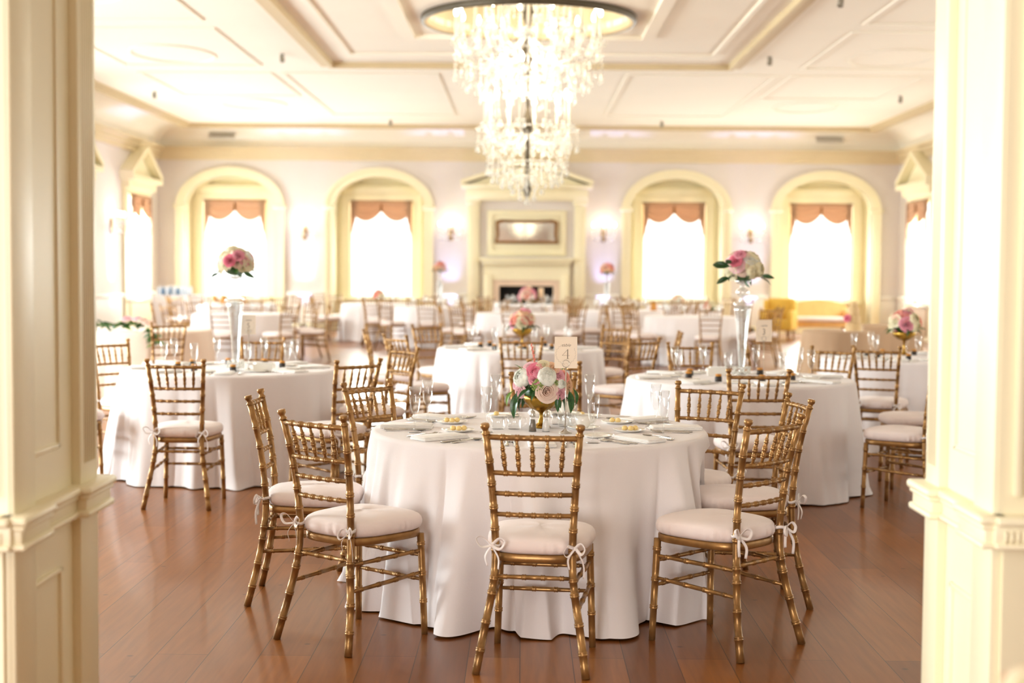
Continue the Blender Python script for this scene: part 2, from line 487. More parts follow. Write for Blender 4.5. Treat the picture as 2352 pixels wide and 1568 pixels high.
mb = MB()
frame_ring(mb, XL + COVE - 0.02, XR - COVE + 0.02, YN + COVE - 0.02, YB - COVE + 0.02, 0.16, ZC - 0.09, ZC + 0.01)
frame_ring(mb, XL + COVE + 0.10, XR - COVE - 0.10, YN + COVE + 0.10, YB - COVE - 0.10, 0.10, ZC - 0.05, ZC + 0.01)
k = XL + COVE + 0.1
while k < XR - COVE - 0.1:      # egg-and-dart blocks
    mb.rbox(k, k + 0.11, YB - COVE - 0.155, YB - COVE - 0.12, ZC - 0.085, ZC - 0.02, 0.015, 1); k += 0.2
struct(mb.build('trim_1', M['ceiltrim']), 'moulded beam with egg and dart round the ceiling edge')
mb = MB()
frame_ring(mb, XC - 3.36, XC + 3.36, 14.2, 23.0, 0.15, ZC - 0.05, ZC + 0.01)
frame_ring(mb, XC - 3.22, XC + 3.22, 14.4, 22.9, 0.07, ZC - 0.09, ZC + 0.01)
struct(mb.build('trim_2', M['ceiltrim']), 'heavy rectangular plaster moulding round the chandelier bay')
mb = MB()
frame_ring(mb, XC - 2.80, XC + 2.80, 15.0, 21.8, 0.06, ZC - 0.035, ZC + 0.01)
frame_ring(mb, XC - 1.80, XC + 1.70, 16.75, 20.25, 0.16, ZC - 0.06, ZC + 0.01)
struct(mb.build('trim_3', M['ceiling']), 'thin square plaster frame round the ceiling recess')
mb = MB()
for (x0, x1, y0, y1) in ((-4.1, -1.45, 24.0, 30.4), (1.70, 4.25, 24.0, 30.4)):
    frame_ring(mb, x0, x1, y0, y1, 0.06, ZC - 0.025, ZC + 0.01)
for s in (-1, 1):
    for (y0, y1) in ((24.0, 27.2), (19.6, 23.2), (15.4, 19.0), (11.0, 14.6)):
        xa_, xb_ = sorted((XC + s * 4.35, XC + s * 6.6))
        frame_ring(mb, xa_, xb_, y0, y1, 0.06, ZC - 0.025, ZC + 0.01)
    for cy_ in (22.0, 28.6, 16.9):
        mb.sweep([(XC + s * 5.5 + 0.62 * cos(a), cy_ + 0.9 * sin(a), ZC - 0.005) for a in [2 * pi * i / 28 for i in range(28)]], 0.022, 6, closed=True)
struct(mb.build('trim_4', M['ceiling']), 'shallow plaster tracery panels on the ceiling')

# cornice under the cove on all four walls
mb = MB()
def wall_band(mb, d0, z0, z1, skip=()):
    if 'back' not in skip: mb.box(XL, XR, YB - d0, YB + 0.01, z0, z1)
    if 'near' not in skip: mb.box(XL, XR, YN - 0.01, YN + d0, z0, z1)
    if 'left' not in skip: mb.box(XL - 0.01, XL + d0, YN + d0, YB - d0, z0, z1)
    if 'right' not in skip: mb.box(XR - d0, XR + 0.01, YN + d0, YB - d0, z0, z1)
wall_band(mb, 0.05, 4.00, 4.12); wall_band(mb, 0.10, 4.12, 4.24); wall_band(mb, 0.17, 4.24, 4.30)
struct(mb.build('trim_5', M['cornice']), 'cream cornice below the ceiling cove')

# ---- back wall with four arched window niches
ARCH_H, ARCH_ZS, ARCH_RISE = 1.07, 2.93, 0.70
def arch(xc, h, zs, rise, z0, n=20):
    pts = [(xc - h, z0)]
    for i in range(n + 1):
        a = pi - pi * i / n
        pts.append((xc + h * cos(a), zs + rise * sin(a)))
    pts.append((xc + h, z0))
    return pts
outline = [(XL - 0.3, 0), (XR + 0.3, 0), (XR + 0.3, ZW + 0.3), (XL - 0.3, ZW + 0.3)]
holes = [arch(x, ARCH_H, ARCH_ZS, ARCH_RISE, 0.02)[::-1] for x in BACK_X]
wb = MB().plate([outline] + holes, YB, YB + 0.12, 'y').build('wall_back', M['wall']); struct(wb, 'pale grey far wall with four arched window niches')
WNAMES = 'far wall beyond'
NICHE = 0.60
for i, x in enumerate(BACK_X):
    w = MB()
    hw, z0, z1 = 0.755, 0.78, 3.10
    w.plate([[(x - 1.2, 0), (x + 1.2, 0), (x + 1.2, 3.8), (x - 1.2, 3.8)], [(x - hw, z0), (x - hw, z1), (x + hw, z1), (x + hw, z0)]], YB + NICHE, YB + NICHE + 0.10, 'y')
    win = w.build('window_%d' % (i + 1), M['trim'])
    struct(win, ['arched window niche in the far corner beside the drinks bar', 'arched window niche next to the fireplace on the bar side', 'arched window niche next to the fireplace on the sofa side', 'arched window niche behind the apricot sofa'][i])
    oa, ia = arch(x, ARCH_H + 0.21, ARCH_ZS, ARCH_RISE + 0.21, 0.0), arch(x, ARCH_H, ARCH_ZS, ARCH_RISE, 0.0)
    MB().plate([oa + ia[::-1]], YB - 0.06, YB + 0.01, 'y').plate([arch(x, ARCH_H + 0.21, ARCH_ZS, ARCH_RISE + 0.21, 0.0) + arch(x, ARCH_H + 0.14, ARCH_ZS, ARCH_RISE + 0.14, 0.0)[::-1]], YB - 0.09, YB - 0.05, 'y').build('arch_trim', M['trim'], win)
    MB().plate([arch(x, ARCH_H + 0.04, ARCH_ZS, ARCH_RISE + 0.04, 0.0) + ia[::-1]], YB + 0.005, YB + NICHE, 'y').build('niche_lining', M['trim'], win)
    mb = MB()
    for s in (-1, 1): mb.rbox(x + s * (ARCH_H + 0.10) - 0.15, x + s * (ARCH_H + 0.10) + 0.15, YB - 0.10, YB + 0.05, ARCH_ZS - 0.07, ARCH_ZS + 0.03, 0.01, 1)
    mb.build('impost', M['trim'], win)
    mb = MB()
    mb.plate([[(x - hw - 0.2, z0 - 0.05), (x + hw + 0.2, z0 - 0.05), (x + hw + 0.2, z1 + 0.16), (x - hw - 0.2, z1 + 0.16)], [(x - hw, z0), (x - hw, z1), (x + hw, z1), (x + hw, z0)]], YB + NICHE - 0.06, YB + NICHE + 0.01, 'y')
    mb.rbox(x - hw - 0.28, x + hw + 0.28, YB + NICHE - 0.14, YB + NICHE, z1 + 0.16, z1 + 0.36, 0.015, 1)
    mb.build('casing', M['trim'], win)
    MB().rbox(x - hw - 0.22, x + hw + 0.22, YB + NICHE - 0.22, YB + NICHE + 0.05, z0 - 0.06, z0, 0.012, 1).build('sill', M['trim'], win)
    mb = MB()
    frame_ring(mb, x - hw, x + hw, z0, z1, 0.05, YB + NICHE + 0.03, YB + NICHE + 0.07, 'y')
    mb.build('sash', M['trim'], win)
    MB().box(x - hw, x + hw, YB + NICHE + 0.045, YB + NICHE + 0.050, z0, z1).build('pane', M['pane'], win)

# panel mouldings, chair rail and skirting on the far wall
mb = MB()
gaps = [(XL + 0.05, BACK_X[0] - 1.30), (BACK_X[0] + 1.30, BACK_X[1] - 1.30), (BACK_X[1] + 1.30, XC - 1.40), (XC + 1.36, BACK_X[2] - 1.30), (BACK_X[2] + 1.30, BACK_X[3] - 1.30), (BACK_X[3] + 1.30, XR - 0.05)]
for (a, b) in gaps:
    mb.rbox(a, b, YB - 0.06, YB, 0.84, 0.92, 0.01, 1)
    mb.box(a, b, YB - 0.02, YB, 0.0, 0.84)
struct(mb.build('trim_6', M['dado']), 'cream dado and panel mouldings on the far wall')
mb = MB()
for (a, b) in gaps: mb.rbox(a, b, YB - 0.045, YB, 0, 0.18, 0.01, 1)
struct(mb.build('baseboard_back', M['trim']), 'cream skirting board along the far wall')

# ---- side walls with tall windows under pediments
for side, X, s in (('left', XL, 1), ('right', XR, -1)):
    outline = [(YN - 0.3, 0), (YB + 0.2, 0), (YB + 0.2, ZW + 0.3), (YN - 0.3, ZW + 0.3)]
    h2 = WIN_W / 2 + 0.05
    holes = [[(y - h2, WIN_Z0 - 0.05), (y - h2, WIN_Z1 + 0.05), (y + h2, WIN_Z1 + 0.05), (y + h2, WIN_Z0 - 0.05)] for y in WIN_Y]
    wl = MB().plate([outline] + holes, X, X - s * 0.25, 'x').build('wall_' + side, M['wall'])
    struct(wl, 'pale grey side wall with pedimented windows')
    mb = MB(); mb2 = MB()
    edges = [YN] + [e for y in sorted(WIN_Y) for e in (y - 1.1, y + 1.1)] + [YB - 0.08]
    for a, b in zip(edges[0::2], edges[1::2]):
        if b - a < 0.02: continue
        x0, x1 = sorted((X, X + s * 0.06)); mb.rbox(x0, x1, a, b, 0.84, 0.92, 0.01, 1)
        x0, x1 = sorted((X, X + s * 0.02)); mb.box(x0, x1, a, b, 0.0, 0.84)
        x0, x1 = sorted((X, X + s * 0.045)); mb2.rbox(x0, x1, a, b, 0.0, 0.18, 0.01, 1)
    struct(mb.build('trim_7' if s > 0 else 'trim_8', M['dado']), 'cream dado rail along the side wall')
    struct(mb2.build('baseboard_' + side, M['trim']), 'cream skirting board along the side wall')
    for i, y in enumerate(WIN_Y):
        mb = MB()
        hw = WIN_W / 2
        mb.plate([[(y - hw - 0.24, 0), (y + hw + 0.24, 0), (y + hw + 0.24, WIN_Z1 + 0.24), (y - hw - 0.24, WIN_Z1 + 0.24)], [(y - hw, WIN_Z0), (y - hw, WIN_Z1), (y + hw, WIN_Z1), (y + hw, WIN_Z0)]], X + s * 0.07, X - s * 0.24, 'x')
        win = mb.build('window_%d' % (5 + i + (0 if s > 0 else 6)), M['trim'])
        struct(win, 'tall side window under a triangular pediment')
        zb = WIN_Z1 + 0.24
        ped = MB()
        ped.plate([[(y - hw - 0.36, zb + 0.14), (y + hw + 0.36, zb + 0.14), (y, zb + 0.72)]], X, X + s * 0.10, 'x')
        ped.box(min(X, X + s * 0.30), max(X, X + s * 0.30), y - hw - 0.42, y + hw + 0.42, zb + 0.04, zb + 0.15)
        ped.box(min(X, X + s * 0.18), max(X, X + s * 0.18), y - hw - 0.30, y + hw + 0.30, zb - 0.12, zb + 0.05)
        t = 0.11
        for q in (-1, 1):
            ped.plate([[(y + q * (hw + 0.44), zb + 0.13), (y, zb + 0.74), (y, zb + 0.74 + t), (y + q * (hw + 0.44), zb + 0.13 + t)][::q]], X, X + s * 0.30, 'x')
        ped.build('pediment', M['trim'], win)
        sash = MB(); frame_ring(sash, y - hw, y + hw, WIN_Z0, WIN_Z1, 0.05, X - s * 0.14, X - s * 0.10, 'x')
        sash.build('sash', M['trim'], win)
        MB().box(X - s * 0.125, X - s * 0.12, y - hw, y + hw, WIN_Z0, WIN_Z1).build('pane', M['pane'], win)
        MB().rbox(min(X - s * 0.1, X + s * 0.16), max(X - s * 0.1, X + s * 0.16), y - hw - 0.1, y + hw + 0.1, WIN_Z0 - 0.06, WIN_Z0, 0.012, 1).build('sill', M['china'], win)
        MB().box(min(X + s * 0.07, X + s * 0.10), max(X + s * 0.07, X + s * 0.10), y - hw + 0.05, y + hw - 0.05, 0.1, WIN_Z0 - 0.08).build('radiator_panel', M['radiator'] if s < 0 else M['trim'], win)

# ---- near wall: the opening we look through
OPL, OPR = -1.20, 1.155
mb = MB()
mb.plate([[(XL - 0.3, 0), (OPL - 0.02, 0), (OPL - 0.02, 3.25), (OPR + 0.02, 3.25), (OPR + 0.02, 0), (XR + 0.3, 0), (XR + 0.3, ZW + 0.3), (XL - 0.3, ZW + 0.3)]], 3.46, YN, 'y')
struct(mb.build('wall_front', M['wall']), 'wall pierced by the wide opening')

def jamb(s, X, y0, y1, yp0, panel, far_out, front_w, name, label):
    """S: +1 for the left jamb (its face looks to +x). X: face plane, Y0..Y1: depth, YP0: start of the reeded far pilaster"""
    def bx(mb, p, q, a, b, z0, z1, r=0.0):
        xa_, xb_ = sorted((X + s * p, X + s * q))
        if r: mb.rbox(xa_, xb_, a, b, z0, z1, r, 2)
        else: mb.box(xa_, xb_, a, b, z0, z1)
    core = MB()
    bx(core, -0.45, 0.0, y0, y1 - 0.005, 0, 3.25)
    root = core.build(name, M['trim']); struct(root, label)
    near = MB()
    bx(near, -0.02, 0.012, y0 + 0.002, y0 + 0.15, 0, 3.25, 0.004)
    near.build('corner_strip', M['trim'], root)
    pil = MB()
    bx(pil, -0.02, far_out - 0.003, yp0, y1, 0, 3.25, 0.003)
    nreed = 6
    for i in range(nreed):
        yy = yp0 + 0.03 + (y1 - yp0 - 0.05) * (i + 0.5) / nreed
        xx = X + s * (far_out - 0.0085)
        pil.sweep([(xx, yy, 0.96), (xx, yy, 3.2)], 0.008, 8)
    pil.build('reeded_pilaster', M['trim'], root)
    pan = MB()
    a, b, z0, z1 = panel
    w = 0.014
    for (aa, bb, c, d) in ((a, b, z0, z0 + w), (a, b, z1 - w, z1), (a, a + w, z0, z1), (b - w, b, z0, z1)):
        bx(pan, -0.01, 0.010, aa, bb, c, d, 0.004)
    for (aa, bb, c, d) in ((a, b, 1.02, 1.02 + w), (a, b, 3.1, 3.1 + w), (a, a + w, 1.02, 3.1), (b - w, b, 1.02, 3.1)):
        bx(pan, -0.01, 0.006, aa, bb, c, d, 0.003)
    pan.build('panel_moulding', M['trim'], root)
    rail = MB()
    e = -0.0008
    for (a, b, off) in ((y0 - 0.03, y0 + 0.17, 0.016), (y0 + 0.15, yp0 + 0.03, 0.0), (yp0 - 0.035, y1 + 0.03, far_out)):
        e += 0.0008
        bx(rail, -0.02, off + 0.024, a, b, 0.838, 0.888, 0.004)
        bx(rail, -0.02, off + 0.040, a - 0.012, b + 0.012, 0.884, 0.906 + e, 0.009)
        bx(rail, -0.02, off + 0.032, a - 0.006, b + 0.006, 0.872, 0.886, 0.005)
        bx(rail, -0.02, off + 0.034, a - 0.008, b + 0.008, 0.826 - e, 0.842 + e, 0.007)
    # the rail returns along the front face
    xs = sorted((X - s * 0.45, X + s * 0.02))
    rail.rbox(xs[0], xs[1], y0 - 0.045, y0 + 0.05, 0.838, 0.888, 0.004, 2)
    rail.rbox(xs[0], xs[1], y0 - 0.062, y0 + 0.05, 0.884, 0.906, 0.009, 2)
    rail.rbox(xs[0], xs[1], y0 - 0.054, y0 + 0.05, 0.826, 0.842, 0.007, 2)
    rail.build('dado_rail', M['trim'], root)
    fr = MB()
    for i in range(9):
        xx = X - s * (0.035 + i * 0.044)
        x0, x1 = sorted((xx, xx - s * 0.020))
        fr.rbox(x0, x1, y0 - 0.018, y0 + 0.01, 0.95, 3.2, 0.004, 2)
    for i in range(26):
        xx = X - s * (0.006 + i * 0.015)
        fr.sweep([(xx, y0 - 0.046, 0.842), (xx, y0 - 0.046, 0.872)], 0.004, 6)
    xs = sorted((X - s * 0.45, X - s * 0.012))
    fr.box(xs[0], xs[1], y0 - 0.012, y0 + 0.01, 0, 0.83)
    fr.build('fluted_front', M['trim'], root)
    base = MB(); bx(base, -0.02, 0.03, y0 - 0.03, y1 + 0.02, 0, 0.2, 0.008); base.build('plinth', M['trim'], root)
    return root
jamb(1, OPL, 3.30, 3.92, 3.765, (3.38, 3.66, 0.24, 0.71), 0.026, 0.4, 'trim_9', 'cream panelled pilaster on the left of the opening')
jamb(-1, OPR, 3.43, 3.97, 3.845, (3.49, 3.775, 0.24, 0.665), 0.026, 0.4, 'trim_10', 'cream panelled pilaster on the right of the opening')

# ---- unseen hallway on this side of the opening, added for light on the pilasters
mb = MB().plate([[(-4.4, 0), (3.46, 0), (3.46, 3.6), (-4.4, 3.6)], [(0.0, 0.7), (0.0, 2.95), (2.6, 2.95), (2.6, 0.7)]], -4.6, -4.4, 'x')
struct(mb.build('wall_hall_left', M['wall']), 'unseen hallway side wall with a window, added for its light')
struct(MB().box(4.4, 4.6, -4.4, 3.46, 0, 3.6).build('wall_hall_right', M['added_hall']), 'unseen dark hallway side wall, added to cut bounced light')
mb = MB().plate([[(-4.6, 0), (-4.3, 0), (-4.3, 2.7), (-1.3, 2.7), (-1.3, 0), (4.6, 0), (4.6, 3.6), (-4.6, 3.6)]], -4.5, -4.4, 'y')
struct(mb.build('wall_hall_back', M['wall']), 'unseen hallway end wall with a wide doorway, added for its light')
struct(MB().box(-4.6, 4.6, -4.4, 3.46, 3.6, 3.7).build('ceiling_added', M['ceiling']), 'unseen hallway ceiling, added with the walls')
# ---- ceiling spotlights and cove vents
SPOT_PX = [(355, 218, 'beside the plain left tracery panel'), (897, 282, 'left of the chandelier by the far beam'), (1520, 285, 'right of the chandelier by the far beam'), (2068, 228, 'near the right cove'),
           (648, 133, 'at the left corner of the middle bay'), (1768, 140, 'at the right corner of the middle bay'), (1930, 4, 'beside the right edge of the middle bay')]
sp0 = None
for (px, py, where) in SPOT_PX:
    p = on_height(px, py, ZC - 0.06)
    lab = 'small grey ceiling spotlight ' + where
    if sp0 is None:
        sp0 = thing('ceiling_spotlight', lab, 'spotlight', (p.x, p.y, ZC), 0, 'ceiling spotlights')
        MB().lathe([(0.05, -0.02), (0.05, 0.0)], 12).sweep([(0, 0, -0.01), (0, 0, -0.06)], 0.012, 6).build('bracket', M['spot'], sp0)
        MB().lathe([(0.03, 0.07), (0.05, 0.05), (0.055, -0.06), (0.045, -0.06), (0.04, 0.0)], 12).xf(Matrix.Translation((0, -0.02, -0.10)) @ Matrix.Rotation(radians(35), 4, 'X')).build('lamp_head', M['spot'], sp0)
        sp0.scale = (0.75, 0.75, 0.75)
    else:
        dup(sp0, (p.x, p.y, ZC), 0.0, lab)
for (px, py, where) in ((510, 309, 'over the corner window by the bar'), (1905, 319, 'over the window behind the sofa')):
    p = on_depth(px, py, YB - 0.24)
    v = thing('cove_vent', 'pale grey slatted air vent in the cove ' + where, 'vent', p, 0, 'air vents in the cove')
    Rv = Matrix.Rotation(radians(48), 4, 'X')
    fm = MB(); frame_ring(fm, -0.31, 0.31, -0.12, 0.12, 0.03, -0.02, 0.02); fm.xf(Rv).build('frame', M['grille'], v)
    sl = MB()
    for i in range(9): sl.box(-0.28, 0.28, -0.105 + i * 0.024, -0.095 + i * 0.024, -0.012, 0.012)
    sl.xf(Rv).build('slats', M['grille'], v)

# ================================================================== fireplace
FX, FY = XC - 0.02, YB
fp = thing('fireplace', 'cream chimneypiece with pediment between the middle windows of the far wall', 'fireplace', (FX, FY, 0))
mb = MB()
mb.plate([[(-1.12, 0), (1.12, 0), (1.12, 3.1), (-1.12, 3.1)], [(-0.64, 0.001), (-0.64, 1.11), (0.64, 1.11), (0.64, 0.001)]], -0.20, 0.0, 'y')
mb.build('chimney_breast', M['wall'], fp)
mb = MB().box(-0.66, 0.66, -0.05, -0.04, 0, 1.15)
mb.box(-0.65, -0.64, -0.20, -0.04, 0, 1.12); mb.box(0.64, 0.65, -0.20, -0.04, 0, 1.12)
mb.build('firebox', M['black'], fp)
for s in (-1, 1):
    mb = MB()
    mb.rbox(s * 1.24 - 0.13, s * 1.24 + 0.13, -0.32, 0, 0.15, 3.08, 0.01, 1)
    mb.rbox(s * 1.24 - 0.16, s * 1.24 + 0.16, -0.36, 0, 0.0, 0.17, 0.01, 1)
    mb.rbox(s * 1.24 - 0.16, s * 1.24 + 0.16, -0.36, 0, 2.98, 3.10, 0.01, 1)
    mb.build('pilaster', M['trim'], fp)
mb = MB().rbox(-1.42, 1.42, -0.36, 0, 3.08, 3.36, 0.01, 1).rbox(-1.52, 1.52, -0.46, 0, 3.36, 3.46, 0.012, 1)
mb.plate([[(-1.42, 3.44), (1.42, 3.44), (0, 3.92)]], -0.30, 0, 'y')
for q in (-1, 1): mb.plate([[(q * 1.54, 3.45), (0, 3.95), (0, 4.05), (q * 1.54, 3.55)][::q]], -0.46, 0, 'y')
mb.build('pediment', M['trim'], fp)
mb = MB()
mb.rbox(-0.92, 0.92, -0.27, -0.19, 1.80, 2.86, 0.015, 1)
frame_ring(mb, -0.84, 0.84, 1.88, 2.80, 0.05, -0.30, -0.26, 'y')
mb.build('overmantel_panel', M['trim'], fp)
mb = MB()
mb.rbox(-1.10, 1.10, -0.50, -0.18, 1.68, 1.75, 0.015, 2).rbox(-1.04, 1.04, -0.42, -0.18, 1.60, 1.69, 0.012, 1)
for i in range(24): mb.box(-0.98 + i * 0.082, -0.94 + i * 0.082, -0.40, -0.36, 1.55, 1.60)
mb.build('mantel_shelf', M['trim'], fp)
mb = MB()
mb.plate([[(-1.0, 0), (-1.0, 1.60), (1.0, 1.60), (1.0, 0), (0.78, 0), (0.78, 1.24), (-0.78, 1.24), (-0.78, 0)]], -0.34, -0.18, 'y')
for s in (-1, 1): mb.rbox(s * 0.89 - 0.09, s * 0.89 + 0.09, -0.37, -0.30, 0.1, 1.36, 0.01, 1)
mb.build('surround', M['trim'], fp)
MB().plate([[(-0.78, 0), (-0.78, 1.24), (0.78, 1.24), (0.78, 0), (0.63, 0), (0.63, 1.10), (-0.63, 1.10), (-0.63, 0)]], -0.30, -0.19, 'y').build('marble_slip', M['marble'], fp)

mr = thing('overmantel_mirror', 'wide gilt framed mirror over the fireplace mantel', 'mirror', (FX, FY - 0.31, 2.36))
shape = [(-0.74, -0.26), (0.74, -0.26), (0.70, -0.10), (0.71, 0.24), (0.60, 0.27), (0.25, 0.25), (-0.25, 0.25), (-0.60, 0.27), (-0.71, 0.24), (-0.70, -0.10)]
inner = [(x * 0.91, z * 0.80) for x, z in shape]
MB().plate([shape, inner[::-1]], -0.04, 0.03, 'y').sweep([(x, -0.04, z) for x, z in shape], 0.018, 6, closed=True).build('frame', M['frame'], mr)
MB().plate([[(x * 1.02, z * 1.02) for x, z in inner]], 0.0, 0.02, 'y').build('mirror_glass', M['mirror'], mr)

# ---- wall sconces with three lit candles, and the blue uplights under them
def sconce(loc, rz, label):
    t = thing('wall_sconce', label, 'sconce', loc, rz, 'wall sconces')
    MB().lathe([(0.02, -0.16), (0.05, -0.14), (0.06, 0.0), (0.05, 0.14), (0.02, 0.16)], 10).xf(Matrix.Scale(0.3, 4, (0, 1, 0))).build('backplate', M['brass'], t)
    for s in (-1, 0, 1):
        p = catmull([(0, -0.02, 0.0), (s * 0.10, -0.10, -0.07), (s * 0.22, -0.17, -0.03), (s * 0.25, -0.19, 0.05)], 4)
        a = MB().sweep(p, 0.011, 6).lathe([(0.01, 0.04), (0.045, 0.06), (0.04, 0.07)], 10, (s * 0.25, -0.19, 0)).build('arm', M['crystal'], t)
        MB().lathe([(0.018, 0.07), (0.018, 0.19)], 8, (s * 0.25, -0.19, 0)).build('candle', M['candle'], a)
        MB().lathe([(0.012, 0.19), (0.024, 0.22), (0.020, 0.255), (0.004, 0.29)], 8, (s * 0.25, -0.19, 0)).build('bulb', M['bulb'], a)
    mb = MB()
    for i in range(11):
        a = pi * i / 10
        mb.lathe([(0.003, 0.0), (0.016, -0.04), (0.004, -0.09)], 6, (0.24 * cos(a), -0.05 - 0.15 * sin(a), -0.04 - 0.05 * sin(a)))
    mb.build('crystal_drops', M['crystal'], t)
    l = bpy.data.lights.new('sconce_glow', 'POINT'); l.energy = 2.6; l.color = (1.0, 0.83, 0.60); l.shadow_soft_size = 0.06
    lo = bpy.data.objects.new('sconce_glow', l); COL.objects.link(lo)
    R = Matrix.Rotation(rz, 3, 'Z'); lo.location = Vector(loc) + R @ Vector((0, -0.24, 0.34))
    return t
def uplight(loc, label):
    t = thing('uplight', label, 'lamp', loc, 0, 'blue floor uplights')
    MB().lathe([(0.09, 0.0), (0.09, 0.02), (0.075, 0.03), (0.08, 0.16), (0.07, 0.16), (0.065, 0.13)], 14).build('housing', M['dark'], t)
    MB().lathe([(0.066, 0.13), (0.066, 0.135)], 14).build('lens', M['bluelite'], t)
    l = bpy.data.lights.new('uplight_beam', 'SPOT'); l.energy = 330; l.color = (0.40, 0.44, 1.0); l.spot_size = radians(34); l.spot_blend = 0.9; l.shadow_soft_size = 0.05
    lo = bpy.data.objects.new('uplight_beam', l); COL.objects.link(lo)
    lo.location = (loc[0], loc[1], 0.18)
    return lo
mids = [((BACK_X[0] + BACK_X[1]) / 2, 'between the two windows on the bar side'), ((BACK_X[1] + 1.28 + XC - 1.4) / 2, 'beside the fireplace on the bar side'),
        ((BACK_X[2] - 1.28 + XC + 1.36) / 2, 'beside the fireplace on the sofa side'), ((BACK_X[2] + BACK_X[3]) / 2, 'between the two windows on the sofa side')]
for x, wh in mids:
    sconce((x, YB - 0.02, 2.30), 0, 'three-candle crystal wall sconce ' + wh)
    lo = uplight((x, YB - 0.20, 0), 'small black floor uplight ' + wh)
    lo.rotation_euler = Vector((0, 0.05, 1)).to_track_quat('-Z', 'Y').to_euler()
sconce((XL + 0.02, 29.6, 2.34), pi / 2, 'three-candle crystal wall sconce on the side wall by the pedimented window')
lo = uplight((XL + 0.20, 29.6, 0), 'small black uplight at the foot of the side wall'); lo.rotation_euler = Vector((-0.05, 0, 1)).to_track_quat('-Z', 'Y').to_euler()

# ---- valances (two scallops and side tails) in the far windows and the two corner side windows
def valance(loc, rz, W, label):
    t = thing('window_valance', label, 'curtain', loc, rz, 'swagged window valances')
    mb = MB(); n, m = 49, 10
    vs_ = []
    for j in range(m + 1):
        v = j / m
        for i in range(n):
            u = i / (n - 1)
            q = (u * 2) % 1.0 if u < 1 else 1.0
            dep = 0.24 + 0.24 * sin(pi * q) ** 0.8
            vs_.append(((u - 0.5) * W, -0.05 - 0.03 * sin(v * pi * 4.5) * sin(pi * q) - 0.03 * sin(pi * q), -dep * v))
    fs = [(j * n + i, j * n + i + 1, (j + 1) * n + i + 1, (j + 1) * n + i) for j in range(m) for i in range(n - 1)]
    mb.add(vs_, fs)
    sw = mb.build('swag', M['valance'], t); md = sw.modifiers.new('thickness', 'SOLIDIFY'); md.thickness = 0.012
    for s in (-1, 1):
        mb = MB(); vs_ = []; n2 = 13
        for j in range(9):
            v = j / 8
            for i in range(n2):
                u = i / (n2 - 1)
                vs_.append((s * (W / 2 - 0.16 * u * (1 - 0.35 * v)), -0.07 - 0.02 * sin(u * pi * 4), -v * (0.95 - 0.45 * u)))
        fs = [(j * n2 + i, j * n2 + i + 1, (j + 1) * n2 + i + 1, (j + 1) * n2 + i) for j in range(8) for i in range(n2 - 1)]
        tl = mb.add(vs_, fs).build('tail', M['valance'], t); md = tl.modifiers.new('thickness', 'SOLIDIFY'); md.thickness = 0.01
    MB().lathe([(0.01, 0.02), (0.03, 0.0), (0.012, -0.05), (0.028, -0.09), (0.022, -0.16)], 8, (0, -0.09, -0.1)).build('tassel', M['frame'], t)
    MB().sweep([(-W / 2 - 0.02, -0.02, 0.0), (W / 2 + 0.02, -0.02, 0.0)], 0.02, 8).build('rod', M['frame'], t)
for x, wh in zip(BACK_X, ('in the corner window by the bar', 'in the window beside the fireplace on the bar side', 'in the window beside the fireplace on the sofa side', 'in the window behind the sofa')):
    valance((x, YB + NICHE - 0.03, 3.09), 0, 1.47, 'rose tan scalloped valance ' + wh)
valance((XL + 0.08, WIN_Y[0], 3.05), pi / 2, 1.58, 'rose tan scalloped valance in the pedimented side window by the bar')
valance((XR - 0.08, WIN_Y[0], 3.05), -pi / 2, 1.58, 'rose tan scalloped valance in the pedimented side window by the cake')

# ================================================================== chandelier
CHX, CHY = 0.045, 18.5
ch = thing('chandelier', 'huge tiered crystal chandelier with lit candles hanging from the ceiling recess', 'chandelier', (CHX, CHY, 0))
MB().lathe([(0.02, 5.5), (0.02, 4.9), (0.06, 4.86), (0.09, 4.75), (0.03, 4.62), (0.05, 4.4), (0.09, 4.30), (0.07, 4.2), (0.022, 4.12), (0.022, 3.55), (0.05, 3.45), (0.08, 3.35), (0.06, 3.26), (0.03, 3.15), (0.03, 2.62), (0.06, 2.52), (0.02, 2.42)], 14).build('stem', M['bronze_and_shade'], ch)
MB().lathe([(0.02, 5.52), (0.16, 5.48), (0.18, 5.44), (0.03, 5.38)], 20).build('ceiling_rose', M['brass'], ch)
drop_mb = MB().lathe([(0.002, 0.0), (0.008, -0.012), (0.020, -0.062), (0.013, -0.088), (0.002, -0.10)], 6)
drop_mb.s = [False] * len(drop_mb.s)
drop_me = drop_mb.mesh('crystal_drop', M['crystal'])
bead_mb = MB().lathe([(0.002, 0.014), (0.013, 0.0), (0.002, -0.014)], 5); bead_mb.s = [False] * len(bead_mb.s)
rest = MB()
rng = random.Random(5)
DROPS = []
TIERS = [(0.93, 4.30, 4.44, 16, 0.30, 0.0), (0.56, 4.52, 4.66, 8, 0.26, 0.2), (0.36, 4.02, 4.06, 6, 0.06, 0.3), (0.55, 3.30, 3.36, 10, 0.30, 0.15)]
def led(r0): return r0
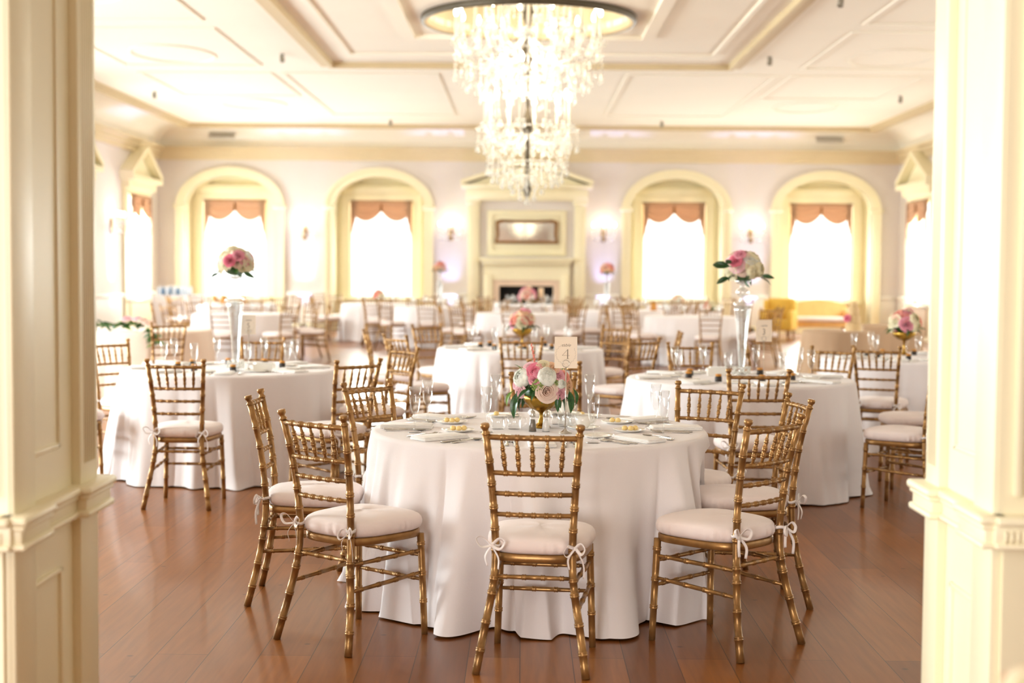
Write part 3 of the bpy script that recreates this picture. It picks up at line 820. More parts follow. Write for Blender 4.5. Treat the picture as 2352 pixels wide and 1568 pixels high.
for (R, zh, zc, n, cl, ph) in TIERS:
    for i in range(n):
        a = 2 * pi * i / n + ph
        c, s = cos(a), sin(a)
        path = catmull([(0.06, 0, zh - 0.05), (R * 0.45, 0, zh - 0.20), (R * 0.85, 0, zh - 0.16), (R * 1.0, 0, zh + 0.02), (R, 0, zc)], 4)
        rot = Matrix.Rotation(a, 4, 'Z')
        arm = MB().sweep(path, 0.013, 6).lathe([(0.012, zc - 0.02), (0.065, zc + 0.005), (0.058, zc + 0.015), (0.02, zc + 0.02)], 12, (R, 0, 0)).xf(rot).build('arm', M['crystal'], ch)
        MB().lathe([(0.021, zc + 0.01), (0.021, zc + cl)], 8, (R * c, R * s, 0)).build('candle', M['candle'], arm)
        MB().lathe([(0.014, zc + cl), (0.028, zc + cl + 0.04), (0.024, zc + cl + 0.075), (0.004, zc + cl + 0.125)], 8, (R * c, R * s, 0)).build('bulb', M['bulb'], arm)
        for k in range(5):
            b = 2 * pi * k / 5 + a
            DROPS.append((R * c + 0.06 * cos(b), R * s + 0.06 * sin(b), zc))
        for k in range(3):
            q = 0.35 + 0.25 * k
            DROPS.append((R * c * q, R * s * q, zh - 0.20 - 0.03 * k))
        # swag of beads to the next arm
        a2 = 2 * pi * (i + 1) / n + ph
        for k in range(9):
            t = k / 8
            x = R * (c * (1 - t) + cos(a2) * t); y = R * (s * (1 - t) + sin(a2) * t)
            z = zc - 0.02 - 0.16 * sin(pi * t)
            rest.join(bead_mb, Matrix.Translation((x, y, z)))
            if k in (3, 4, 5): DROPS.append((x, y, z - 0.015))
def ring_strands(R, z0, z1, n, ph=0.0, step=0.055):
    for i in range(n):
        a = 2 * pi * i / n + ph
        z = z0
        while z > z1:
            rest.join(bead_mb, Matrix.Translation((R * cos(a), R * sin(a), z)) @ Matrix.Scale(0.9 + 0.5 * rng.random(), 4)); z -= step
        DROPS.append((R * cos(a), R * sin(a), z1))
ring_strands(0.96, 4.20, 3.98, 26); ring_strands(0.80, 4.10, 3.85, 20, 0.1); ring_strands(0.62, 4.00, 3.70, 18, 0.2); ring_strands(0.42, 3.95, 3.55, 14)
ring_strands(0.66, 3.28, 3.08, 22); ring_strands(0.53, 3.16, 2.78, 28, 0.1); ring_strands(0.46, 3.02, 2.68, 22); ring_strands(0.34, 2.86, 2.62, 16)
ring_strands(0.20, 2.76, 2.54, 12); ring_strands(0.11, 2.68, 2.46, 8); ring_strands(0.03, 2.5, 2.40, 4)
ring_strands(0.50, 4.95, 4.72, 18); ring_strands(0.30, 5.15, 4.85, 14); ring_strands(0.7, 4.75, 4.5, 18)
for (R, z0, z1, n) in ((0.90, 4.25, 3.92, 34), (0.72, 4.15, 3.78, 30), (0.55, 4.05, 3.62, 26), (0.60, 3.26, 2.98, 34), (0.50, 3.10, 2.72, 34), (0.40, 2.95, 2.60, 28), (0.26, 2.80, 2.56, 20), (0.62, 4.85, 4.5, 22)):
    for i in range(n):
        a = rng.uniform(0, 2 * pi); r_ = R * rng.uniform(0.9, 1.05); zz = rng.uniform(z1, z0)
        DROPS.append((r_ * cos(a), r_ * sin(a), zz))
hoop = MB()
for (R, z) in ((0.96, 4.22), (0.66, 3.29), (0.53, 3.17), (0.34, 2.87), (0.11, 2.69), (0.50, 4.96), (0.3, 5.16)):
    hoop.sweep([(R * cos(2 * pi * i / 40), R * sin(2 * pi * i / 40), z) for i in range(40)], 0.010, 6, closed=True)
hoop.build('hoops', M['crystal'], ch)
DROPS.sort(key=lambda p: p[1])
for i, p in enumerate(DROPS):
    if i < 100:
        o = obj_from(drop_me, 'crystal_drop', ch, p)
        o.scale = (0.95, 0.95, 1.0)
    else:
        rest.join(drop_mb, Matrix.Translation(p) @ Matrix.Scale(0.9, 4))
o = rest.build('crystal_strands', M['crystal'], ch, fix=False); o['kind'] = 'stuff'
for z, e in ((4.40, 60), (3.62, 32), (2.9, 9)):
    l = bpy.data.lights.new('chandelier_glow', 'POINT'); l.energy = e; l.color = (1.0, 0.86, 0.64); l.shadow_soft_size = 0.35
    lo = bpy.data.objects.new('chandelier_glow', l); COL.objects.link(lo); lo.location = (CHX, CHY, z)

# ================================================================== gold chair
def resample(path, step):
    P = [Vector(p) for p in path]
    L = [0.0]
    for a, b in zip(P, P[1:]): L.append(L[-1] + (b - a).length)
    return P, L
def at_len(P, L, s):
    s = max(0.0, min(L[-1], s))
    for i in range(len(P) - 1):
        if s <= L[i + 1] or i == len(P) - 2:
            t = (s - L[i]) / max(1e-9, L[i + 1] - L[i])
            return P[i].lerp(P[i + 1], t)
def turned(mb, path, r, beads=(), n=10, ends=None, bh=0.0028, step=0.05, double=True):
    """turned rod along PATH: radius r (number or function of 0..1), a pair of raised rings at each bead (0..1 of its length)"""
    P, L = resample(path, step)
    tot = L[-1]
    rf = r if callable(r) else (lambda t: r)
    S = {0.0: 0, tot: 0}
    k = step
    while k < tot - 0.012: S[round(k, 5)] = 0; k += step
    cuts = []
    for b in beads:
        c = b * tot
        prof = [(-0.0086, 0), (-0.0070, bh), (-0.0026, bh), (0.0, 0.0003), (0.0026, bh), (0.0070, bh), (0.0086, 0)] if double else [(-0.007, 0), (-0.004, bh), (0.004, bh), (0.007, 0)]
        cuts.append((c - 0.0105, c + 0.0105))
        for d, h in prof:
            if 0 < c + d < tot: S[round(c + d, 5)] = h
    pts, rad = [], []
    for s in sorted(S):
        if S[s] == 0 and s not in (0.0, tot) and any(a < s < b for a, b in cuts) and not any(abs(s - (b_ * tot) - d) < 1e-4 for b_ in beads for d in (-0.0086, 0.0086, -0.007, 0.007)): continue
        pts.append(at_len(P, L, s)); rad.append(rf(s / tot) + S[s])
    return mb.sweep(pts, rad, n)

POST = catmull([(0.204, -0.262, 0.0), (0.176, -0.222, 0.17), (0.150, -0.197, 0.32), (0.143, -0.188, 0.44), (0.149, -0.198, 0.60), (0.160, -0.222, 0.76), (0.172, -0.252, 0.887)], 4)
def post_at(z):
    for a, b in zip(POST, POST[1:]):
        if a.z <= z <= b.z: return a.lerp(b, (z - a.z) / (b.z - a.z))
    return POST[-1]
def side(path, s): return [(p[0] * s, p[1], p[2]) for p in path]
def plan(a, grow=0.0, e=0.5):
    c, s = cos(a), sin(a)
    py = math.copysign(abs(s) ** e, s) * (0.200 + grow)
    hw = 0.168 + (0.203 - 0.168) * (py + 0.2) / 0.4 + grow
    px = math.copysign(abs(c) ** e, c) * hw
    return px, py + 0.012

def chair_parts(n):
    parts = []
    hi = n > 6
    for s in (-1, 1):
        mb = MB()
        bz = [0.10, 0.215, 0.335, 0.395, 0.515, 0.60, 0.69, 0.79, 0.885] if hi else []
        turned(mb, side(POST, s), lambda t: 0.0158 - 0.0022 * t, bz, n, step=0.05 if hi else 0.2)
        top = Vector((0.172 * s, -0.252, 0.887)); d = Vector((0.012 * s, -0.03, 0.13)).normalized()
        fr = [(0.0, 0.0136), (0.002, 0.0165), (0.007, 0.0165), (0.009, 0.0128), (0.017, 0.0112), (0.022, 0.0125), (0.026, 0.0168), (0.036, 0.0176), (0.0405, 0.0160), (0.0415, 0.0145), (0.042, 0.004)] if hi else [(0, 0.013), (0.02, 0.012), (0.03, 0.017), (0.042, 0.01)]
        mb.sweep([top + d * q for q, _ in fr], [q for _, q in fr], n)
        parts.append(('back_post', mb, 'gold'))
        mb = MB()
        turned(mb, side([(0.190, 0.188, 0.0), (0.183, 0.182, 0.22), (0.176, 0.176, 0.415)], s), lambda t: 0.0135 + 0.0015 * t, [0.33, 0.60, 0.9] if hi else [], n, step=0.07 if hi else 0.3)
        parts.append(('front_leg', mb, 'gold'))
    for k, (z, bow, r) in enumerate(((0.878, 0.020, 0.0105), (0.743, 0.018, 0.0095), (0.665, 0.016, 0.0090), (0.586, 0.014, 0.0090))):
        p = post_at(z); mb = MB()
        path = [(p.x * q, p.y - bow * (1 - q * q), z) for q in [-0.98 + 1.96 * i / 12 for i in range(13)]]
        turned(mb, path, r, [0.5 + 0.162 * j for j in (-2, -1, 0, 1, 2)] if hi else [], n, bh=0.0023, step=0.04 if hi else 0.17)
        parts.append(('back_rail', mb, 'gold'))
    for j in (-2, -1, 0, 1, 2):
        a, b = post_at(0.743), post_at(0.878)
        q = j * 0.324
        p0 = Vector((a.x * q, a.y - 0.018 * (1 - q * q), 0.75)); p1 = Vector((b.x * q * 1.02, b.y - 0.020 * (1 - q * q), 0.872))
        mb = MB()
        turned(mb, [p0, p1], lambda t: 0.0046 + 0.0048 * max(0.0, 1 - abs((t - 0.42) / 0.5)) ** 0.8 if t < 0.92 else 0.0052, [0.22, 0.47, 0.72] if hi else [], max(5, n - 2), bh=0.0022, step=0.016 if hi else 0.07)
        parts.append(('spindle', mb, 'gold'))
    fl = lambda s, z: Vector((s * (0.190 - 0.014 * z / 0.415), 0.188 - 0.012 * z / 0.415, z))
    bk = lambda s, z: Vector((post_at(z).x * s, post_at(z).y, z))
    st = []
    for s in (-1, 1):
        st += [(bk(s, 0.335), fl(s, 0.345)), (bk(s, 0.235), fl(s, 0.255))]
    st += [(fl(-1, 0.325), fl(1, 0.325)), (fl(-1, 0.225), fl(1, 0.225)), (bk(-1, 0.352), bk(1, 0.352))]
    for a, b in st:
        mb = MB(); turned(mb, [a, b], lambda t: 0.0072 + 0.0024 * (1 - abs(2 * t - 1)), [0.14, 0.38, 0.62, 0.86] if hi else [], max(5, n - 2), bh=0.0020, step=0.05 if hi else 0.2)
        parts.append(('stretcher', mb, 'gold'))
    mb = MB(); N = 40 if hi else 16
    ring = lambda g, z: [(plan(2 * pi * i / N, g)[0], plan(2 * pi * i / N, g)[1], z) for i in range(N)]
    L = [ring(-0.006, 0.404), ring(0.0, 0.408), ring(0.0, 0.432), ring(-0.006, 0.436)]
    vs_ = [p for l in L for p in l]
    fs = [(k * N + i, k * N + (i + 1) % N, (k + 1) * N + (i + 1) % N, (k + 1) * N + i) for k in range(3) for i in range(N)]
    fs += [tuple(range(N))[::-1], tuple(3 * N + i for i in range(N))]
    mb.add(vs_, fs, True)
    parts.append(('seat_frame', mb, 'gold'))
    return parts

def cushion_mb(N=168, puff=1.0):
    mb = MB()
    rows = [(0.72, 0.436, 0), (0.955, 0.437, 0.3), (1.005, 0.444, 1.0), (1.03, 0.456, 1.0), (1.035, 0.468, 0.7), (1.02, 0.482, 0.35), (0.985, 0.492, 0.15), (0.92, 0.499, 0.05), (0.75, 0.506, 0), (0.5, 0.510, 0), (0.25, 0.512, 0), (0.03, 0.512, 0)]
    vs_ = []
    dense = [Vector(plan(2 * pi * i / 900, 0.008, 0.62)) for i in range(901)]
    P_, L_ = resample(dense, 1)
    even = [at_len(P_, L_, L_[-1] * i / N) for i in range(N)]
    for (k, z, pl) in rows:
        for i in range(N):
            a = 2 * pi * i / N
            x, y = even[i].x, even[i].y
            w = 1 + pl * puff * (0.014 * sin(a * 41 + 2.4 * sin(3 * a)) * (0.4 + 0.6 * sin(5 * a + 1)) + 0.006 * sin(a * 17 + 1))
            vs_.append((x * k * w, (y - 0.012) * k * w + 0.014, z + 0.003 * sin(3 * a + 1) * (1 - k if k < 1 else 0)))
    m = len(rows)
    fs = [(r * N + i, r * N + (i + 1) % N, (r + 1) * N + (i + 1) % N, (r + 1) * N + i) for r in range(m - 1) for i in range(N)]
    fs += [tuple(range(N))[::-1], tuple((m - 1) * N + i for i in range(N))]
    return mb.add(vs_, fs, True)

def bow_mb(s, seed):
    g = random.Random(seed)
    p = post_at(0.475); c = Vector((p.x * s, p.y, 0.470))
    mb = MB(); w = 0.0075
    mb.sweep([c + Vector((0.0175 * cos(a), 0.0175 * sin(a), 0.004 * sin(a * 2))) for a in [2 * pi * i / 14 for i in range(14)]], w, 6, flat=1.0, closed=True) if False else None
    ring = [c + Vector((0.0180 * cos(a), 0.0180 * sin(a), 0.003 * sin(a * 2))) for a in [2 * pi * i / 14 for i in range(15)]]
    mb.sweep(ring, 0.0068, 6, flat=0.35, up=(1, 0, 0))
    k = c + Vector((s * 0.012, -0.022, 0))
    mb.ball(k, 0.0065, 8, 6)
    for q in (-1, 1):
        e = Vector((q * g.uniform(0.035, 0.055), -0.020, g.uniform(-0.02, 0.03)))
        loop = catmull([k, k + e * 0.6 + Vector((0, 0, 0.018)), k + e, k + e * 0.65 + Vector((0, -0.006, -0.020)), k], 5)
        mb.sweep(loop, 0.0068, 6, flat=0.16, up=(0.35, 0.55, 0.75))
        t = Vector((q * g.uniform(0.012, 0.035), -0.012, -g.uniform(0.07, 0.12)))
        mb.sweep(catmull([k, k + t * 0.5 + Vector((q * 0.014, -0.008, 0)), k + t], 5), 0.0062, 6, flat=0.16, up=(0.75, 0.6, 0.2))
    return mb

def make_chair():
    t = thing('chiavari_chair', 'gold chair', 'chair')
    for nm, mb, mt in chair_parts(10): mb.build(nm, M[mt], t)
    cu = cushion_mb().build('cushion', M['cushion'], t)
    for s in (-1, 1): bow_mb(s, 3 + s).build('tie_ribbon', M['ribbon'], cu)
    return t
def make_far_chair():
    t = thing('chiavari_chair', 'gold chair', 'chair')
    allp = MB()
    for nm, mb, mt in chair_parts(5): allp.join(mb)
    allp.build('frame', M['gold'], t)
    cushion_mb(28).build('cushion', M['cushion'], t)
    return t
CH0, CH1 = make_chair(), make_far_chair()
used = {0: False, 1: False}
SEATS = []
def chair(x, y, ang, label, group=None, far=False):
    k = 1 if far else 0
    src = CH1 if far else CH0
    rz = radians(ang - 90)
    if not used[k]:
        used[k] = True; src.location = (x, y, 0); src.rotation_euler = (0, 0, rz); o = src; o['label'] = label
        if group: o['group'] = group
    else: o = dup(src, (x, y, 0), rz, label, group)
    SEATS.append((x, y, radians(ang)))
    return o
def chair_feet(a, b, ang, label, group):
    """from the two pixel positions where the back posts meet the floor"""
    p, q = on_height(*a, 0.0), on_height(*b, 0.0)
    m = (p + q) / 2
    d = (q - p)
    cand = Vector((-d.y, d.x))
    if cand.dot(Vector((cos(radians(ang)), sin(radians(ang))))) < 0: cand = -cand
    cand.normalize()
    return chair(m.x + cand.x * 0.262, m.y + cand.y * 0.262, math.degrees(atan2(cand.y, cand.x)), label, group)
def chair_tops(a, b, ang, label, group):
    p, q = on_height(*a, 0.925), on_height(*b, 0.925)
    m = (p + q) / 2
    d = (q - p)
    cand = Vector((-d.y, d.x))
    if cand.dot(Vector((cos(radians(ang)), sin(radians(ang))))) < 0: cand = -cand
    cand.normalize()
    return chair(m.x + cand.x * 0.266, m.y + cand.y * 0.266, math.degrees(atan2(cand.y, cand.x)), label, group)

# table centres: x, y
T1 = Vector((0.08, 6.54)); T2 = Vector((-2.12, 10.30)); T3 = Vector((-0.02, 13.25)); T4 = Vector((1.49, 9.72)); T5 = Vector((3.35, 12.25)); T6 = Vector((-4.45, 16.6))

G1 = 'chairs round the front table'
chair_feet((1092, 1548), (1346, 1560), 90, 'gold chair seen square from behind at the middle of the front table', G1)
chair_feet((637, 1468), (797, 1508), 45, 'gold chair on the front left of the front table, turned three quarters', G1)
chair_feet((568, 1391), (600, 1345), 0, 'gold chair seen side on at the left edge of the front table', G1)
chair_feet((1703, 1522), (1840, 1479), 135, 'gold chair on the front right of the front table, turned three quarters', G1)
chair_feet((1862, 1400), (1800, 1351), 180, 'gold chair seen nearly side on at the right edge of the front table', G1)
chair_tops((785, 880), (895, 870), -35, 'gold chair at the back left of the front table, behind the outer champagne flutes', G1)
chair_tops((1573, 876), (1693, 882), 215, 'gold chair at the back right of the front table, overlapping the tall vase table', G1)
chair(0.115, 7.52, -90, 'gold chair hidden behind the pink and white flowers of the front table', G1)

G2 = 'chairs round the left tall vase table'
chair_feet((330, 1170), (478, 1172), 90, 'gold chair seen from behind at the near side of the left table', G2)
chair_tops((778, 828), (873, 823), 135, 'gold chair at the right side of the left table, behind the front table', G2)
chair(-2.10, 11.22, -90, 'gold chair facing us at the far side of the left table', G2)
chair(-2.97, 10.72, -38, 'gold chair by the left pilaster at the back left of the left table', G2)
chair(-3.12, 9.72, 28, 'gold chair half hidden by the left pilaster at the left table', G2)
chair_tops((908, 793), (955, 797), 200, 'gold chair standing between the left table and the middle table, seat to the left', G2)

G3 = 'chairs round the middle table'
chair(-0.01, 12.05, 90, 'gold chair seen from behind at the near side of the middle table', G3)
chair(-0.93 + 0.05, 12.25, 38, 'gold chair at the near left of the middle table, pad towards the cloth', G3)
chair(-1.22, 13.35, 2, 'gold chair edge on at the left side of the middle table', G3)
chair(-0.82, 14.28, -52, 'gold chair facing us at the far left of the middle table', G3)
chair(0.86, 12.10, 130, 'gold chair at the near right of the middle table', G3)
chair(1.20, 13.15, 178, 'gold chair edge on at the right side of the middle table', G3)
chair(0.80, 14.25, 232, 'gold chair facing us at the far right of the middle table', G3)
chair(0.32, 9.05, 62, 'gold chair at the left of the right hand table, just behind the number card', 'chairs round the right tall vase table')

G4 = 'chairs round the right tall vase table'
chair(1.36, 8.42, 90, 'gold chair seen from behind at the near side of the right table', G4)
chair(1.32, 10.92, -90, 'gold chair facing us at the far side of the right table', G4)
chair(2.18, 10.50, 232, 'gold chair facing us at the far right of the right table', G4)
chair(2.42, 8.98, 143, 'gold chair with a lilac-white pad cut off by the right pilaster', G4)
chair(2.74, 9.92, 178, 'gold chair whose pad shows behind the one at the right pilaster', G4)

G5 = 'chairs round the far right table'
chair(2.80, 11.10, 68, 'gold chair seen from behind at the near side of the far right table', G5)
chair(2.18, 12.45, 0, 'gold chair edge on at the left of the far right table', G5)

G6 = 'chairs round the sweetheart table'
chair(-3.72, 14.72, 115, 'gold chair in front of the garlanded table on the left', G6)

# far tables: centre pixel, distance, what tells them apart
FAR = [(870, 29.6, 'far second window table'), (1000, 27.3, 'far table left of the fireplace'), (1200, 23.8, 'table facing the fireplace'),
       (1218, 29.3, 'head table at the fireplace'), (1425, 26.0, 'far table right of the fireplace'), (1592, 22.8, 'far table by the right vase'),
       (1570, 29.6, 'far third window table'), (556, 22.6, 'far table behind the left vase'), (545, 28.4, 'far first window table')]
FT = []
for (px, d, desc) in FAR:
    p = on_depth(px, 700, d); FT.append((Vector((p.x, d)), desc))
POSN = ['right side', 'back right', 'far side', 'back left', 'left side', 'near left', 'near side', 'near right']
def far_chairs():
    fg = random.Random(11)
    for (c, desc) in FT:
        for k in range(8):
            a = radians(45 * k + fg.uniform(-7, 7))
            r = 1.12 + fg.uniform(0, 0.10)
            x, y = c.x + r * cos(a), c.y + r * sin(a)
            if any((x - sx) ** 2 + (y - sy) ** 2 < 0.50 for sx, sy, _a in SEATS): continue
            if any((x - q.x) ** 2 + (y - q.y) ** 2 < 1.05 ** 2 for q, dd in FT if dd != desc): continue
            if any((x - q.x) ** 2 + (y - q.y) ** 2 < 1.05 ** 2 for q in (T6,)): continue
            if y > YB - 1.0: continue
            chair(x, y, math.degrees(a) + 180 + fg.uniform(-12, 12), 'gold chair at the %s of the %s' % (POSN[k], desc), 'chairs at the far tables', True)
far_chairs()

# ================================================================== tables and cloths
ZT = 0.757      # height of a laid cloth
def cloth_round(c, R, label, seed, mat='cloth', nf=15, amp=0.06, flare=0.06, N=300, top=ZT, group='round tablecloths', drop=0.0, lobes=()):
    g = random.Random(seed)
    ph = [g.uniform(0, 6.28) for _ in range(8)]
    am = [g.uniform(0.55, 1.25) for _ in range(nf * 2)]
    def F(a):
        w = a + 0.10 * sin(2 * a + ph[0]) + 0.07 * sin(5 * a + ph[1])
        k = 0.55 + 0.45 * sin(3 * a + ph[2]) * sin(2 * a + ph[3])
        s = 2.0 * abs(sin(0.5 * nf * w + ph[4])) ** 0.75 - 1.0
        return k * (s + 0.25 * sin(2 * nf * w + ph[5])) + 0.35 * sin((nf // 2) * w + ph[6]) - 0.1
    near = [q for q in SEATS if (q[0] - c[0]) ** 2 + (q[1] - c[1]) ** 2 < 1.5 ** 2]
    rows = [(0.02, 0, 0), (0.35 * R, 0, 0), (0.7 * R, 0, 0), (0.93 * R, 0, 0)]
    prof = [(R * r_ / R, top, 0.0) for r_, _, _ in rows]
    for i in range(5):
        b = pi / 2 * i / 4
        prof.append((R - 0.022 + 0.022 * sin(b), top - 0.022 + 0.022 * cos(b), 0.0))
    m = 16
    for i in range(1, m + 1):
        t = i / m
        prof.append((R, (top - 0.022) * (1 - t) + 0.004 + drop * 0, t))
    vs_ = []
    for (r, z, t) in prof:
        for i in range(N):
            a = 2 * pi * i / N
            if t > 0:
                e = t ** 0.75
                f = F(a + 0.05 * t * sin(4 * a + ph[7]))
                rr = r + flare * t + amp * e * f + (0.03 * (t - 0.93) / 0.07 * max(0, f) if t > 0.93 else 0)
                zz = z + (0.012 * (1 - f) * 0.5 if t == 1 else 0)
                for (ld, lw_, la) in lobes:
                    q_ = (math.degrees(a) - ld + 180) % 360 - 180
                    rr += la * t ** 1.4 * exp(-(q_ / lw_) ** 2)
                rr += 0.010 * t * sin(41 * a + 3 * sin(5 * a) + ph[2]) * sin(3 * a + ph[1])
                rr = max(rr, R - 0.015 - 0.13 * t)
            else: rr, zz = r, z
            X_, Y_ = rr * cos(a), rr * sin(a)
            if t > 0.1:     # the cloth gives way where a seat is pushed in
                for (sx_, sy_, sa) in near:
                    dx, dy = c[0] + X_ - sx_, c[1] + Y_ - sy_
                    ly = dx * cos(sa) + dy * sin(sa); lx = -dx * sin(sa) + dy * cos(sa)
                    lim = 0.245 - 0.22 * max(0.0, abs(lx) - 0.215) / 0.10
                    if abs(lx) < 0.33 and ly < lim and z < 0.70:
                        k_ = min(1.0, (0.70 - z) / 0.16)
                        X_ += cos(sa) * (lim - ly) * k_; Y_ += sin(sa) * (lim - ly) * k_
            vs_.append((X_, Y_, zz))
    n = len(prof)
    fs = [(k * N + i, k * N + (i + 1) % N, (k + 1) * N + (i + 1) % N, (k + 1) * N + i) for k in range(n - 1) for i in range(N)]
    fs.append(tuple(range(N)))
    o = MB().add(vs_, fs, True).build('tablecloth', M[mat], None, (c[0], c[1], 0))
    return tag(o, label, 'tablecloth', group)
def table_under(c, R, label, top=ZT):
    t = thing('round_table', label, 'table', (c[0], c[1], 0), 0, 'round banquet tables')
    MB().lathe([(0.02, top - 0.035), (R - 0.03, top - 0.035), (R - 0.03, top - 0.012), (0.02, top - 0.012)], 40).build('tabletop', M['wood'], t)
    for k in range(4):
        a = pi / 4 + k * pi / 2
        MB().sweep([(0.5 * R * cos(a), 0.5 * R * sin(a), top - 0.03), (0.55 * R * cos(a), 0.55 * R * sin(a), 0.0)], 0.018, 8).build('leg', M['wood'], t)

cloth_round(T1, 0.775, 'floor-length white cloth on the front table, deeply folded', 3, nf=15, amp=0.105, flare=0.055, N=720, lobes=[(-117, 8, .17), (-92.6, 5, .11), (-69, 9, .15), (-134, 7, .10), (-43, 8, .10), (-156, 8, .09), (-20, 9, .08), (-104, 6, -.10), (-83, 5, -.09), (-56, 5, -.08), (-126, 4, -.08), (-145, 5, -.09), (-31, 5, -.08), (178, 7, .08), (165, 5, -.07), (2, 7, .08)])
cloth_round(T2, 0.775, 'floor-length white cloth on the left table under the tall vase', 7, nf=16, amp=0.075)
cloth_round(T3, 0.775, 'floor-length white cloth on the middle table behind the front one', 9, nf=17, amp=0.07)
cloth_round(T4, 0.775, 'floor-length white cloth on the right table under the tall vase', 12, nf=16, amp=0.075)
cloth_round(T5, 0.775, 'floor-length white cloth on the far right table by the pilaster', 15, nf=17, amp=0.07)
cloth_round(T6, 0.80, 'blush white cloth on the left table with the leafy garland', 18, 'blush_cloth', nf=14, amp=0.04)
for c, d in ((T1, 'front'), (T2, 'left'), (T3, 'middle'), (T4, 'right'), (T5, 'far right'), (T6, 'garlanded')):
    table_under(c, 0.775, 'round folding banquet table hidden under the cloth of the %s table' % d)
for i, (c, d) in enumerate(FT):
    cloth_round(c, 0.775, 'white floor-length cloth on the ' + d, 30 + i, nf=15, amp=0.048, N=120)

# ================================================================== tableware
def flute_mb(n=20):
    p = [(0.002, 0.0), (0.030, 0.0), (0.032, 0.002), (0.024, 0.005), (0.007, 0.010), (0.0045, 0.02), (0.0048, 0.055), (0.0075, 0.066), (0.0055, 0.074), (0.010, 0.084), (0.019, 0.105), (0.0248, 0.135), (0.0262, 0.165), (0.0252, 0.205),
         (0.0240, 0.2055), (0.0250, 0.165), (0.0236, 0.135), (0.0178, 0.107), (0.009, 0.090), (0.002, 0.086)]
    return MB().lathe(p, n)
def goblet_mb(n=18):
    p = [(0.002, 0.0), (0.034, 0.0), (0.036, 0.003), (0.010, 0.008), (0.005, 0.02), (0.005, 0.06), (0.012, 0.072), (0.034, 0.09), (0.040, 0.12), (0.036, 0.165), (0.0345, 0.165), (0.0385, 0.12), (0.032, 0.092), (0.002, 0.080)]
    return MB().lathe(p, n)
def plate_mb(R=0.075, n=40):
    k = R / 0.075
    p = [(0.002, 0.004), (0.045 * k, 0.004), (0.050 * k, 0.007), (0.0735 * k, 0.013), (0.075 * k, 0.0115), (0.050 * k, 0.002), (0.046 * k, 0.0), (0.002, 0.0)]
    return MB().lathe(p, n)
def ribbon_solid(mb, pts, halfw, th, z=0.0):
    """flat metal strip along y with half widths"""
    vs_ = []
    for (y, zz), w in zip(pts, halfw):
        vs_ += [(-w, y, z + zz), (w, y, z + zz), (w * 0.9, y, z + zz + th), (-w * 0.9, y, z + zz + th)]
    n = len(pts); fs = []
    for i in range(n - 1):
        for k in range(4): fs.append((i * 4 + k, i * 4 + (k + 1) % 4, (i + 1) * 4 + (k + 1) % 4, (i + 1) * 4 + k))
    fs += [(3, 2, 1, 0), tuple((n - 1) * 4 + k for k in range(4))]
    mb.add(vs_, fs, True); return mb
def fork_mb(L=0.19):
    mb = MB()
    ribbon_solid(mb, [(-L / 2, 0.001), (-L / 2 + 0.02, 0.002), (0, 0.005), (L * 0.16, 0.006), (L * 0.21, 0.004), (L * 0.27, 0.002)], [0.008, 0.0095, 0.005, 0.003, 0.008, 0.012], 0.0022)
    for k in range(4):
        x = -0.0096 + 0.0064 * k
        mb.sweep([(x, L * 0.265, 0.003), (x, L * 0.38, 0.003), (x, L * 0.47, 0.007), (x, L * 0.5, 0.010)], [0.0024, 0.0022, 0.002, 0.0012], 6)
    return mb
def knife_mb(L=0.22):
    mb = MB()
    ribbon_solid(mb, [(-L / 2, 0.001), (-L / 2 + 0.015, 0.001), (-0.01, 0.001), (0.0, 0.001)], [0.0075, 0.009, 0.0065, 0.006], 0.0055)
    ribbon_solid(mb, [(0.0, 0.002), (0.02, 0.002), (L * 0.36, 0.002), (L * 0.46, 0.002), (L * 0.5, 0.002)], [0.007, 0.0105, 0.0105, 0.008, 0.001], 0.0016)
    return mb
def spoon_mb(L=0.175):
    mb = MB()
    ribbon_solid(mb, [(-L / 2, 0.001), (-L / 2 + 0.02, 0.002), (0, 0.006), (L * 0.22, 0.006), (L * 0.26, 0.004)], [0.0075, 0.009, 0.0045, 0.003, 0.006], 0.0022)
    N, rows = 16, [(1.0, 0.0062), (0.8, 0.0035), (0.5, 0.0012), (0.05, 0.0006)]
    vs_ = [(0.0165 * k * cos(2 * pi * i / N), L * 0.385 + 0.026 * k * sin(2 * pi * i / N), z) for (k, z) in rows for i in range(N)]
    vs_ += [(0.0165 * k * cos(2 * pi * i / N), L * 0.385 + 0.026 * k * sin(2 * pi * i / N), z + 0.0016) for (k, z) in rows for i in range(N)]
    fs = []
    for b in (0, 4 * N):
        fs += [(b + k * N + i, b + k * N + (i + 1) % N, b + (k + 1) * N + (i + 1) % N, b + (k + 1) * N + i) for k in range(3) for i in range(N)]
        fs.append(tuple(b + 3 * N + i for i in range(N)))
    fs += [(i, (i + 1) % N, 4 * N + (i + 1) % N, 4 * N + i) for i in range(N)]
    mb.add(vs_, fs, True); return mb
def napkin_mb(w=0.115, l=0.235, seed=1):
    g = random.Random(seed); mb = MB()
    for k in range(3):
        a, b = g.uniform(-0.004, 0.004), g.uniform(-0.004, 0.004)
        mb.rbox(-w / 2 + a, w / 2 + a - 0.003 * k, -l / 2 + b, l / 2 + b - 0.004 * k, 0.0005 + 0.0055 * k, 0.0055 + 0.0055 * k, 0.0022, 2)
    return mb

